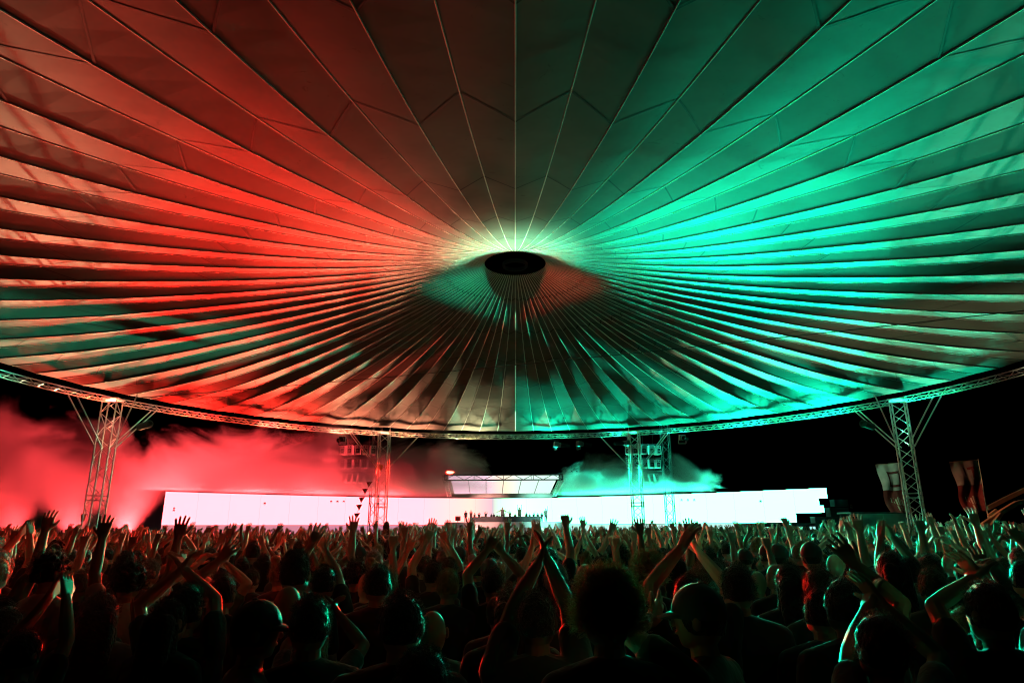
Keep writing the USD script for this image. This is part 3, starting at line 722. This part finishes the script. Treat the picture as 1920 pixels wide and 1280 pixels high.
HCEN = np.array([0, .015, 1.645])
def make_body(pose, build=1.0, fine=.014, joints=None):
    J = POSES[pose] if joints is None else joints
    b = build
    ms, shirt = [], []
    torso = lambda e: [link(((.085, 0, .96), .118 * b + e), ((-.085, 0, .96), .118 * b + e), ((.065, 0, 1.14), .108 * b + e), ((-.065, 0, 1.14), .108 * b + e)),
                       link(((.065, 0, 1.14), .108 * b + e), ((-.065, 0, 1.14), .108 * b + e), ((.105 * b, -.005, 1.33), .110 * b + e), ((-.105 * b, -.005, 1.33), .110 * b + e)),
                       link(((.105 * b, -.005, 1.33), .110 * b + e), ((-.105 * b, -.005, 1.33), .110 * b + e), ((.155 * b, -.01, 1.425), .058 + e), ((-.155 * b, -.01, 1.425), .058 + e), ((0, -.012, 1.47), .06 + e))]
    ms += torso(0); shirt += torso(.016)
    ms.append(link(((0, -.012, 1.46), .062), ((0, .005, 1.57), .052)))
    head = MF.batch_hull([ball(HCEN, (.076, .094, .112), 20), ball((0, .062, 1.568), (.032, .03, .026), 10), ball((.045, .035, 1.59), .028, 8), ball((-.045, .035, 1.59), .028, 8)])
    ms += [head, link(((0, .098, 1.665), .011), ((0, .118, 1.628), .0135), n=8), link(((.02, .098, 1.598), .008), ((-.02, .098, 1.598), .008), n=6)]
    for s in (-1, 1):
        ms.append(ball((s * .079, .0, 1.645), (.012, .02, .031), 10))
    for side, (w, n, hint, sp, cu) in zip((1, -1), J):
        S = np.array([side * .182 * b, -.01, 1.42])
        if w[2] > 1.5:
            S = S + [-side * .012, .01, .035]
        E, W = elbow(S, np.array(w, float), .285, .255, hint)
        d = unit(W - E) * .8 + (np.array([0, 0, .25]) if w[2] > 1.4 else 0)
        ms += [link((S, .055 * b), (S + (E - S) * .5, .047 * b), (E, .039)), link((E, .039), (E + (W - E) * .35, .040), (W, .026))]
        ms += hand(W, d, n, -side if w[2] > 1.4 else side, sp, cu)
        shirt += [link((S, .070 * b), (S + (E - S) * .55, .064 * b), n=10)]
    for s in (-1, 1):
        ms += [link(((s * .09, 0, .93), .092 * b), ((s * .1, .02, .50), .056)), link(((s * .1, .02, .50), .056), ((s * .1, -.01, .30), .055), ((s * .1, 0, .09), .038)), link(((s * .1, 0, .06), .04), ((s * .115, .13, .035), .032), n=8)]
    body = smoothed(union(ms), fine, 6 if fine else 0)
    cut = MF.cube((1.2, 1.2, .95), True).translate((0, 0, 1.40))
    sh = smoothed(union(shirt) ^ MF.cube((2.4, 2.4, 1.6), True).translate((0, 0, 1.70)), .045 if fine else 0, 4 if fine else 0)
    tr = union([link(((.085, 0, .98), .128 * b), ((-.085, 0, .98), .128 * b), ((.09, 0, .90), .112 * b), ((-.09, 0, .90), .112 * b))] +
               [link(((s * .09, 0, .92), .108 * b), ((s * .1, .02, .50), .078)) for s in (-1, 1)] + [link(((s * .1, .02, .50), .078), ((s * .1, -.012, .30), .072), ((s * .1, 0, .13), .064)) for s in (-1, 1)]).to_mesh()
    so = union([link(((s * .1, -.03, .05), .05), ((s * .117, .15, .042), .043), n=8) for s in (-1, 1)]).to_mesh()
    return body, sh, (tr.vert_properties[:, :3], tr.tri_verts), (so.vert_properties[:, :3], so.tri_verts)

def hair_mesh(kind, seed=0, fine=.02):
    r = np.random.default_rng(seed + 50)
    if kind == 'bald':
        return None
    sc = 1.0 if kind != 'curly' else 1.0
    dome = ball(HCEN + [0, -.006, .012], (.084, .101, .118), 24)
    front = MF.cube((1, 1, 1), True).rotate((-28, 0, 0)).translate((0, .47, 1.36))          # leaves the face free
    low = MF.cube((1, 1, .6), True).translate((0, .1, 1.30))
    cap = dome - front - low
    ms = [cap]
    if kind == 'long':
        ms += [link(((.05, -.055, 1.66), .045), ((-.05, -.055, 1.66), .045), ((.07, -.085, 1.40), .035), ((-.07, -.085, 1.40), .035)), link(((.07, -.02, 1.64), .022), ((.085, -.03, 1.44), .026), ((.06, -.07, 1.42), .03)), link(((-.07, -.02, 1.64), .022), ((-.085, -.03, 1.44), .026), ((-.06, -.07, 1.42), .03))]
    if kind == 'bun':
        ms += [ball((0, -.06, 1.775), (.042, .042, .036), 14), link(((0, -.05, 1.74), .035), ((0, -.06, 1.76), .03))]
    if kind == 'ponytail':
        ms += [link(((0, -.09, 1.69), .028), ((0, -.135, 1.64), .03), n=10), link(((0, -.135, 1.64), .03), ((.01, -.125, 1.47), .014), n=10)]
    if kind == 'curly':
        for _ in range(90):
            u = unit(r.normal(size=3) + [0, -.25, .55])
            if u[1] > .55 and u[2] < .35 or u[2] < -.45:
                continue
            p = HCEN + [0, -.006, .012] + u * np.array([.084, .101, .112]) * r.uniform(.98, 1.2)
            ms.append(ball(p, r.uniform(.016, .028), 8))
    m = smoothed(union(ms), fine, 3)
    v = np.array(m.vertices)
    amp = {'short': .010, 'curly': .007}.get(kind, .006)
    d = v - HCEN; d /= np.linalg.norm(d, axis=1, keepdims=True)
    nz = meshkit.fbm(v * 38 + seed * 7.3, 3, seed) - .45
    m.vertices = v + d * (nz * amp * 2)[:, None]
    return m
def cap_mesh(kind):
    if kind == 'cap':
        dome = ball(HCEN + [0, -.004, .03], (.090, .108, .108), 28) - MF.cube((1, 1, 1), True).translate((0, 0, 1.155))
        brim = MF.batch_hull([ball((0, .06, 1.672), (.085, .07, .008), 20), ball((0, .135, 1.652), (.062, .045, .007), 20)]) - ball(HCEN, (.07, .088, .1), 20)
        return smoothed(union([dome, brim, ball((0, -.004, 1.784), (.012, .012, .008), 8)]), .03, 0)
    top = link(((0, .0, 1.70), (.092, .106, .02)), ((0, 0, 1.775), (.075, .088, .012)), n=24)
    brim = MF.batch_hull([ball((0, 0, 1.655), (.142, .155, .008), 28), ball((0, 0, 1.70), (.094, .107, .01), 28)])
    return smoothed(union([top, brim]), .03, 0)

def strands(parent, seed, n=1300, base=.84, L=(.012, .035), width=.0011, m=None, up=0.2):
    r = np.random.default_rng(seed)
    pts, cnt = [], []
    while len(cnt) < n:
        u = unit(r.normal(size=3) + [0, -.2, .5])
        if (u[1] > .5 and u[2] < .45) or u[2] < -.35:
            continue
        p = HCEN + [0, -.006, .012] + u * np.array([.086, .103, .119]) * base
        l = r.uniform(*L); q = unit(u + r.normal(size=3) * .45 + [0, 0, up])
        k = r.normal(size=3) * .4
        P = [p, p + u * l * .5, p + u * l * .6 + q * l * .45, p + u * l * .6 + unit(q + k) * l * .9]
        pts += P; cnt.append(4)
    pp = path_of(parent)
    c = UsdGeom.BasisCurves.Define(stage, pp + '/' + numbered(pp, 'hair_strands'))
    c.CreateTypeAttr('linear')
    c.CreatePointsAttr(Vt.Vec3fArray.FromNumpy(np.array(pts, np.float32)))
    c.CreateCurveVertexCountsAttr(Vt.IntArray.FromNumpy(np.array(cnt, np.int32)))
    c.CreateWidthsAttr(Vt.FloatArray([width])); c.SetWidthsInterpolation('constant')
    UsdShade.MaterialBindingAPI.Apply(c.GetPrim()).Bind(m)
    return tag(c, kind='stuff')

HTEXT = {'short': 'short haired', 'long': 'long haired', 'bun': 'bun haired', 'curly': 'curly haired', 'ponytail': 'ponytailed', 'bald': 'shaven headed', 'cap': 'capped', 'hat': 'bucket hatted'}
_bodies = {}
def body_of(pose, build, fine, joints=None):
    key = (pose, build, fine)
    if joints is not None:
        return make_body(pose, build, fine, joints)
    if key not in _bodies:
        _bodies[key] = make_body(pose, build, fine)
    return _bodies[key]
_hair = {}
def dress_person(t, pose, hair, hcol, shirt, skin, build=1.0, fine=.014, joints=None, fuzz=0, seed=0):
    body, sh, tr, so = body_of(pose, build, fine, joints)
    bo = obj('body', body, SKIN[skin], t, smooth=True)
    obj('eye', trimesh.creation.icosphere(1, .0105).apply_translation((.031, .086, 1.662)), EYEM, t, smooth=True)
    obj('eye', trimesh.creation.icosphere(1, .0105).apply_translation((-.031, .086, 1.662)), EYEM, t, smooth=True)
    obj('shirt', sh, SHM[shirt], t, smooth=True)
    obj('trousers', tr, TROU, t, smooth=True)
    obj('shoes', so, SHOE, t, smooth=True)
    if hair in ('cap', 'hat'):
        k = ('c', hair)
        if k not in _hair:
            _hair[k] = cap_mesh(hair)
        obj('cap' if hair == 'cap' else 'hat', _hair[k], CAPM, t, smooth=40)
        hk = 'short'
    else:
        hk = hair
    k = (hk, seed if fuzz else 0, bool(fuzz))
    if k not in _hair:
        _hair[k] = hair_mesh(hk, k[1], .012 if fuzz else .02)
    if _hair[k] is not None:
        h = obj('hair', _hair[k], HAIRM[hcol], t, smooth=True)
        if fuzz and hair not in ('cap', 'hat'):
            if hair == 'curly':
                strands(h, seed, fuzz, .98, (.03, .055), .0013, HAIRM[hcol], .1)
            else:
                strands(h, seed, fuzz, .97, (.008, .02), .001, HAIRM[hcol], .3)
    return t

def person_at(px, top_py, d, yaw, label, pose, hair, hcol, shirt, skin, hands=None, fuzz=900, build=1.0, height=None, group=None, fine=.012, seed=0):
    """a figure whose head top is seen at the pixel from d metres; hands: pixels (and depths) of the two wrists"""
    top = at(px, top_py, d)
    z = float(np.clip(top[2], 1.5, 1.95)) if height is None else height
    s = z / 1.775
    t = thing('person', label, 'person', (top[0], top[1], 0), math.radians(yaw), group, s)
    joints = None
    if hands:
        joints = list(POSES[pose])
        c, sn = math.cos(-math.radians(yaw)), math.sin(-math.radians(yaw))
        for i, hd in enumerate(hands):
            if hd is None:
                continue
            w = (at(hd[0], hd[1], d + hd[2]) - [top[0], top[1], 0]) / s
            w = np.array([w[0] * c - w[1] * sn, w[0] * sn + w[1] * c, w[2]])
            o = joints[i]
            joints[i] = (tuple(w), hd[3] if len(hd) > 3 else o[1], hd[4] if len(hd) > 4 else o[2], o[3], o[4])
    dress_person(t, pose, hair, hcol, shirt, skin, build, fine, joints, fuzz, seed or int(px))
    return t
TAKEN = []

# ------------------------------------------------------------------ the crowd: figures one can tell apart in front
def hero(px, py, d, yaw, label, pose, hair, hcol='dark', shirt='black', skin=0, hands=None, fuzz=900, build=1.0):
    t = person_at(px, py, d, yaw, label, pose, hair, hcol, shirt, skin, hands, fuzz, build)
    p = at(px, py, d); TAKEN.append((p[0], p[1]))
    return t
hero(480, 1126, 2.95, -60, 'person in a dark cap turned towards the right, low in front of the bunting', 'arms_down', 'cap', 'dark', 'charcoal', build=1.05)
hero(556, 1034, 4.2, 8, 'person with tousled short hair rim lit orange, below the left bright screen', 'arms_down', 'short', 'brown', 'black', fuzz=1500)
hero(755, 1112, 2.75, 4, 'large dark short haired head in the centre front, neck visible', 'arms_down', 'short', 'dark', 'black', fuzz=1400, build=1.08)
hero(793, 1216, 2.25, -12, 'nearest short haired head at the bottom edge, just left of centre', 'arms_down', 'short', 'dark', 'charcoal', fuzz=1600)
hero(812, 1138, 3.5, 15, 'small close cropped head just right of the large centre head', 'arms_down', 'bald', 'dark', 'grey', 1)
hero(585, 1119, 3.0, 20, 'person with wavy brown hair rim lit tan, right of the capped person', 'arms_down', 'short', 'brown', 'black', 1, fuzz=1400)
hero(540, 1092, 3.9, -8, 'shaven headed person between the wavy haired head and tousled head', 'arms_down', 'bald', 'dark', 'navy', 1)
hero(710, 1060, 4.5, 10, 'short haired person below the bunting, head turned slightly left', 'arms_down', 'short', 'brown', 'maroon', fuzz=1200)
hero(840, 1068, 5.2, -15, 'blond haired person with bright orange rim light left of centre', 'arms_down', 'short', 'blond', 'charcoal', fuzz=1200)
hero(960, 1096, 3.4, 10, 'long haired person in front of the stage booth, centre', 'arms_down', 'long', 'brown', 'black', 0)
hero(1138, 1086, 2.55, 5, 'big curly haired head glowing green, right of centre', 'arms_down', 'curly', 'blond', 'black', fuzz=3200)
hero(1070, 1090, 3.8, -5, 'smooth haired person just left of the big curly head', 'arms_down', 'short', 'dark', 'charcoal', fuzz=900)
hero(1312, 1096, 2.75, 58, 'man in a baseball cap with brim to the left, left hand raised beside it', 'left_up', 'cap', 'dark', 'olive', 1, hands=[None, (1222, 1160, .12)], build=1.1)
hero(1216, 1043, 4.8, 12, 'pale curly haired person left of the long raised arm', 'arms_down', 'curly', 'blond', 'black', fuzz=1500)
hero(1316, 1059, 3.9, -6, 'short thick haired head directly behind the baseball cap', 'arms_down', 'short', 'brown', 'black', 1, fuzz=1300)
hero(1379, 1057, 3.7, -10, 'short haired head with orange lit ear, right of the baseball cap', 'arms_down', 'short', 'dark', 'charcoal', 0)
hero(1533, 1064, 4.0, 10, 'tall square shaped head below the stage wing, upper of two', 'arms_down', 'short', 'brown', 'black', 0, fuzz=1200)
hero(1536, 1102, 3.5, -4, 'dark head with green left edge, lower of two below the stage wing', 'arms_down', 'short', 'dark', 'navy', 0)
hero(1454, 1053, 5.6, 6, 'shaven headed person with orange lit left side below the backstage cabin', 'arms_down', 'bald', 'dark', 'black', 0)
hero(1478, 1057, 4.4, 0, 'long dark haired person right of the shaven head', 'arms_down', 'long', 'dark', 'black', 0)
hero(1519, 1016, 6.3, -12, 'tall person in a dark cap above the two heads below the wing', 'arms_down', 'cap', 'dark', 'black', 0)
hero(320, 1119, 3.5, -20, 'long haired person low at left under the left end of the screen', 'arms_down', 'long', 'brown', 'black', 0)
hero(240, 1034, 5.5, 12, 'round short haired head right of the left truss column', 'arms_down', 'short', 'dark', 'black', 1)
hero(196, 1110, 3.8, 15, 'long haired person low in front of the left truss column', 'arms_down', 'long', 'dark', 'charcoal', 0)
# raised arms
hero(42, 1046, 7.0, 0, 'person at the far left edge with both hands stretched high', 'both_up', 'short', 'dark', 'black', 0, hands=[(54, 1012, .2), (29, 996, .2)])
hero(74, 1052, 7.6, -10, 'person second from the left edge reaching up with both hands', 'both_up', 'short', 'brown', 'charcoal', 0, hands=[(78, 1022, .2), (62, 1012, .2)])
hero(352, 1098, 3.6, 0, 'person clapping above the head below the left end of the screen', 'clap', 'short', 'dark', 'black', 0, hands=[(348, 1070, .18), (336, 1072, .18)])
hero(925, 1064, 5.2, 0, 'person holding both spread hands up against the pale booth front', 'both_up', 'short', 'dark', 'black', 1, hands=[(940, 1034, .15), (916, 1028, .12)])
hero(1006, 1108, 3.0, 0, 'dark figure clapping high right of the booth, hands on the bright screen', 'clap', 'short', 'dark', 'black', 2, hands=[(1024, 1040, .3), (1014, 1042, .3)], build=1.05)
hero(1292, 1078, 3.55, 0, 'person with long bent left arm and both hands high before the right screen', 'both_up', 'short', 'dark', 'black', 0, hands=[(1314, 1040, .25, (-1, .2, 0)), (1278, 1026, .1, (1, .3, 0), (-1, .1, -.5))])
hero(1580, 1086, 3.2, 5, 'person with thick right arm raised in front of the pale cabin', 'right_up', 'short', 'dark', 'black', 2, hands=[(1603, 1056, .2), None], build=1.05)
hero(1648, 1150, 2.5, 10, 'nearest clapping person below the right column, reddish arms', 'clap_low', 'short', 'brown', 'maroon', 1, hands=[(1652, 1132, .3), (1628, 1136, .3)])
hero(1850, 1092, 2.9, 10, 'person at far right clapping above the head with green lit forearm', 'clap', 'short', 'dark', 'black', 1, hands=[(1838, 1082, .25), (1822, 1086, .22)])
hero(1745, 1062, 4.4, -10, 'broad short haired head right of the right column', 'arms_down', 'short', 'brown', 'charcoal', 1)
hero(608, 1060, 5.0, 0, 'person with one bent and one straight hand raised left of the bunting', 'both_up', 'short', 'dark', 'black', 0, hands=[(606, 1024, .2), (585, 1020, .15)])
hero(812, 1052, 6.0, 0, 'person with left arm straight up just left of the stage booth', 'left_up', 'short', 'dark', 'black', 0, hands=[None, (800, 1013, .1)])
hero(842, 1046, 6.6, 0, 'person with right arm straight up beside the stage booth edge', 'right_up', 'short', 'brown', 'navy', 0, hands=[(836, 1012, .1), None])
hero(1700, 1046, 5.4, 8, 'person clapping overhead below the right truss column, red lit hands', 'clap', 'short', 'dark', 'grey', 0)
hero(1130, 1043, 6.2, 0, 'round head beneath the cyan smoke with arms lowered', 'arms_down', 'short', 'dark', 'black', 0)
hero(1097, 1052, 5.6, 6, 'shaven head among the green rimmed heads left of third column', 'arms_down', 'bald', 'dark', 'black', 0)
hero(420, 1078, 4.6, 0, 'person with left hand raised beneath the left part of the screen', 'left_up', 'short', 'dark', 'black', 0, hands=[None, (414, 1048, .1)])

# ------------------------------------------------------------------ the other figures of the front rows
PRO = []
ZONES = [(0, 120, 'left of the left truss column'), (120, 240, 'below the left truss column'), (240, 420, 'below the left screen end'), (420, 560, 'left of the bunting'), (560, 690, 'below the bunting'), (690, 790, 'below the second column'),
         (790, 880, 'left of the booth'), (880, 1010, 'below the booth'), (1010, 1100, 'right of the booth'), (1100, 1170, 'below the cyan smoke'), (1170, 1250, 'below the third column'), (1250, 1350, 'right of the third column'), (1350, 1450, 'below the right screen'),
         (1450, 1540, 'below the backstage cabin'), (1540, 1610, 'below the stage wing'), (1610, 1700, 'below the pale cabin'), (1700, 1780, 'below the right truss column'), (1780, 1850, 'below the far right banner'), (1850, 2600, 'at the far right edge')]
specs = []
hs = ['short', 'long', 'short', 'bun', 'curly', 'short', 'cap', 'ponytail', 'bald', 'short', 'short', 'long']
ps = ['arms_down', 'both_up', 'arms_down', 'clap', 'arms_down', 'right_up', 'arms_down', 'wide_v', 'arms_down', 'left_up', 'clap_low', 'arms_down', 'fist', 'heart']
cs = ['black', 'charcoal', 'navy', 'black', 'maroon', 'grey', 'black', 'olive', 'white', 'charcoal']
hcs = ['dark', 'brown', 'dark', 'blond', 'dark', 'brown', 'grey', 'dark']
for i in range(34):
    specs.append((ps[(i * 5) % 14] if i < 14 else ps[(i * 3 + 1) % 14], hs[(i * 7) % 12], hcs[(i * 3) % 8], cs[(i * 7 + i // 10) % 10], i % 3 if i % 3 < 2 or i % 2 else 0))
first = {}
labels = set()
def depth_text(y):
    return 'near row' if y < 5.4 else 'middle row' if y < 8 else 'back row'
spots = []
r2 = np.random.default_rng(21)
y = 3.3
while y < 10.6:
    w = .80 * y + .6
    x = -w + r2.uniform(0, .5)
    while x < w:
        xx, yy = x + r2.uniform(-.14, .14), y + r2.uniform(-.2, .2)
        x += .60 if y > 5 else .66
        if any((xx - a) ** 2 + (yy - b) ** 2 < .2 for a, b in TAKEN):
            continue
        spots.append((xx, yy))
    y += .60
def to_px(x, y, z):
    d = y * math.cos(PITCH) + (z - EYE) * math.sin(PITCH)
    return 960 + x / d * FOC
for (x, y) in spots:
    px = to_px(x, y, 1.7)
    zone = next((t for a, b, t in ZONES if a <= px < b), 'left of the left truss column' if px < 0 else 'at the far right edge')
    up = r2.uniform() < (.15 if y < 5 else .38 if y < 8 else .5)
    order = list(r2.permutation(len(specs)))
    pick = None
    for k in order:
        po, ha, hc, sh, sk = specs[k]
        if (po != 'arms_down') != up:
            continue
        lab = '%s person, %s top, %s, %s %s' % (HTEXT[ha], sh, PTEXT[po], depth_text(y), zone)
        if ha not in ('bald', 'cap', 'hat'):
            lab = hc + ' ' + lab
        if len(lab.replace(',', ' ').split()) > 15:
            lab = lab.replace('the ', '', 1)
        if len(lab.replace(',', ' ').split()) > 16:
            lab = lab.split(' ', 1)[1]
        if pick is None or lab not in labels:
            pick = (k, lab)
            if lab not in labels:
                break
    k, lab = pick
    labels.add(lab)
    po, ha, hc, sh, sk = specs[k]
    hgt = r2.uniform(1.60, 1.84) if y > 4.6 else r2.uniform(1.50, 1.62)
    s = hgt / 1.775
    yaw = r2.normal(0, 14)
    sx = s * r2.uniform(.95, 1.06)
    if k not in first:
        t = thing('person', lab, 'person', (x, y, 0), math.radians(yaw), 'crowd figures seen from behind', (sx, s, s))
        dress_person(t, po, ha, hc, sh, sk, fine=.016, fuzz=600, seed=k)
        first[k] = t
    else:
        t = thing('person', lab, 'person', (x, y, 0), math.radians(yaw), 'crowd figures seen from behind', (sx, s, s))
        t.GetPrim().GetReferences().AddInternalReference(first[k].GetPath())
        t.GetPrim().SetInstanceable(True)
rider = person_at(725, 977, 19.5, 5, 'long haired person lifted above the crowd beside the second column', 'arms_down', 'long', 'brown', 'grey', 0, None, 0, height=1.7)
rider.GetOrderedXformOps()[0].Set(Gf.Vec3d(*map(float, at(725, 977, 19.5)[:2]), .5))

# ------------------------------------------------------------------ the far crowd as one mass
pi = UsdGeom.PointInstancer.Define(stage, '/World/far_crowd')
tag(pi, 'dense far crowd of people with raised arms reaching to the stage front', 'crowd', kind='stuff')
rel = []
fp = ['arms_down', 'both_up', 'arms_down', 'clap', 'arms_down', 'wide_v', 'arms_down', 'clap_low', 'arms_down', 'right_up']
for i, po in enumerate(fp):
    pr = UsdGeom.Xform.Define(stage, '/World/far_crowd/figure_%03d' % i)
    body, sh, tr, so = make_body(po, 1.0, 0)
    obj('body', body, SKIN[i % 3 if i % 2 else 0], pr, smooth=60)
    obj('shirt', sh, SHM[cs[(i * 3) % 10]], pr, smooth=60)
    obj('trousers', tr, TROU, pr)
    hk = ['short', 'long', 'short', 'curly'][i % 4]
    obj('hair', hair_mesh(hk, i, 0), HAIRM[hcs[i % 8]], pr, smooth=60)
    rel.append(pr.GetPath())
pi.CreatePrototypesRel().SetTargets(rel)
P, Q, S, I = [], [], [], []
r3 = np.random.default_rng(5)
cols = [ringp(math.radians(a), TR + .34, 0)[:2] for a in COLAZ]
y = 10.9
while y < 54.5:
    st_ = .62 if y < 14 else .66 if y < 24 else .8 if y < 36 else 1.0
    w = .80 * y + 1.5
    x = -w
    while x < w:
        xx, yy = x + r3.uniform(-.25, .25), y + r3.uniform(-.3, .3)
        x += st_
        if any((xx - a) ** 2 + (yy - b) ** 2 < .55 for a, b in cols) or (xx + 3.72) ** 2 + (yy - 19.5) ** 2 < .3 or (xx > 22.0 and 33 < yy < 41 and xx > .68 * yy) or (abs(xx - 24.6) < .8 and abs(yy - 43.5) < 3):
            continue
        P.append((xx, yy, 0)); s = r3.uniform(.86, 1.0) if yy > 22 else r3.uniform(.88, 1.03)
        S.append((s, s, s)); a = math.radians(r3.normal(0, 15)) / 2
        Q.append(Gf.Quath(math.cos(a), 0, 0, math.sin(a))); I.append(int(r3.integers(len(fp))))
    y += st_
pi.CreatePositionsAttr([Gf.Vec3f(*map(float, p)) for p in P]); pi.CreateScalesAttr([Gf.Vec3f(*map(float, s)) for s in S]); pi.CreateOrientationsAttr(Q); pi.CreateProtoIndicesAttr(I)

# ------------------------------------------------------------------ people on the stage
STG = [(873.5, 957, 'arms_down', 'tall person standing at the left end of the stage booth, red lit'), (883, 958, 'clap', 'person clapping high, second from left behind the booth'), (890, 961, 'arms_down', 'short person third from left behind the booth'),
       (898, 961, 'clap_low', 'person bent over clapping hands, fourth from left behind the booth'), (911, 960, 'heart', 'person making an arch with both arms above the head on stage'), (921, 962, 'arms_down', 'person right of the arch arms on stage'), (926, 962, 'arms_down', 'slim person left of three small heads on stage'),
       (932, 964, 'arms_down', 'small head, left of the light beam on stage'), (937, 965, 'arms_down', 'smallest head next to the light beam on stage'), (945, 961, 'both_up', 'person with both hands up just right of the red and green divide'),
       (956, 959, 'clap', 'green lit person clapping overhead in the booth centre'), (966, 962, 'arms_down', 'orange tinted person left of the tallest raised arms on stage'), (974, 951, 'both_up', 'tallest person on stage with both arms thrown up'), (987, 960, 'arms_down', 'broad person standing right of the tallest on stage'),
       (993, 962, 'arms_down', 'person half hidden right of the broad one on stage'), (1001, 961, 'left_up', 'person with left arm up near the right end of the booth'), (1008, 961, 'arms_down', 'person with bent head near the right end of the booth'), (1016, 960, 'arms_down', 'person behind the tall one at the right end'), (1023, 953, 'left_up', 'tall person in pale top at the right end of the booth, left arm up')]
for i, (px, py, po, lab) in enumerate(STG):
    p = at(px, py, 82.6)
    s = (p[2] - 2.67) / 1.775
    t = thing('person', lab, 'person', (p[0], 82.4 + .5 * (i % 2), 2.67), math.radians(180 + r3.normal(0, 20)), 'people on the stage', s)
    dress_person(t, po, ['short', 'short', 'long', 'short', 'bun', 'short', 'cap'][i % 7], hcs[i % 8], cs[(i * 3 + 1) % 10], i % 2, fine=0)
p = at(942, 975, 80)
t = thing('person', 'lone performer with arms held out in front of the booth counter', 'person', (p[0], 80.3, 2.67), math.pi, None, .95)
dress_person(t, 'arms_out', 'short', 'dark', 'grey', 0, fine=0)

# ------------------------------------------------------------------ stage smoke, lit by the screens and the added lamps below
def smoke(name, lo, hi, dens, stops_top, label, seed, scale=.13, thr=.44, slope=.028, zbase=4.0, gain=7.0, cut=None):
    nodes = {
        'tc': ('texture_coordinate', {}), 'g': ('geometry', {}),
        'mp': ('mapping', {'location': (seed, seed * .7, 0), 'scale': (1., .6, 1.25)}),
        'n': ('noise_texture', {'scale': scale, 'detail': 7.0, 'roughness': .64, 'distortion': .9}),
        'x': ('separate_xyz', {}),
        'h': ('math', {'math_type': 'multiply_add', 'value2': slope, 'value3': thr - slope * zbase}),
        'env': ('map_range', {'from_min': lo[0], 'from_max': hi[0], 'to_min': 0., 'to_max': 1., 'clamp': True}),
        'er': ('rgb_ramp', {'ramp': [(p, (v, v, v)) for p, v in stops_top]}),
        'ev': ('rgb_to_bw', {}),
        's1': ('math', {'math_type': 'subtract'}), 's2': ('math', {'math_type': 'add'}),
        'k': ('math', {'math_type': 'multiply', 'value2': gain, 'use_clamp': True}),
        'zf': ('map_range', {'from_min': hi[2], 'from_max': hi[2] - 2.5, 'to_min': 0., 'to_max': 1., 'clamp': True}),
        'm': ('math', {'math_type': 'multiply'}),
        'd': ('math', {'math_type': 'multiply', 'value2': dens}),
        'v': ('principled_volume', {'color': (.92, .92, .92), 'anisotropy': .25})}
    links = [('g.position', 'mp.vector'), ('mp.vector', 'n.vector'), ('g.position', 'x.vector'), ('x.z', 'h.value1'), ('n.fac', 's1.value1'), ('h.value', 's1.value2'),
             ('x.x', 'env.value'), ('env.result', 'er.fac'), ('er.color', 'ev.color'), ('s1.value', 's2.value1'), ('ev.val', 's2.value2'), ('s2.value', 'k.value1'),
             ('x.z', 'zf.value'), ('k.value', 'm.value1'), ('zf.result', 'm.value2'), ('m.value', 'd.value1'), ('d.value', 'v.density')]
    mt = usdkit.material(stage, '/World/Looks/' + name + '_' + str(int(abs(seed))), nodes, links, volume='v.volume')
    lo, hi = np.array(lo, float), np.array(hi, float)
    b = MF.cube(tuple(hi - lo)).translate(tuple(lo))
    if cut is not None:
        b = b - MF.cube((60, 60, 20)).translate(cut)
    return tag(obj(name, b, mt), label, 'smoke', kind='stuff')
SMOKE = True
if SMOKE:
    smoke('smoke', (-66, 62, 1.2), (1.5, 87, 17.5), .13, [(0, .26), (.2, .20), (.32, .07), (.45, .07), (.55, .10), (.70, .10), (.86, .08), (.93, -.03), (1., -.4)], 'billowing red lit stage smoke behind the left and second columns', 13.0, cut=(-37.2, 50, -14.2), scale=.1, slope=.04, zbase=8.0, thr=.47, gain=6.5)
    smoke('smoke', (4.5, 67, 5.9), (26, 87, 10.5), .25, [(0, -.12), (.15, .05), (.38, .07), (.6, .03), (.8 , -.12), (1., -.4)], 'smaller cloud of cyan lit smoke above the screen beside the third column', 31.0, scale=.2, slope=.07, zbase=6.4, gain=9.)
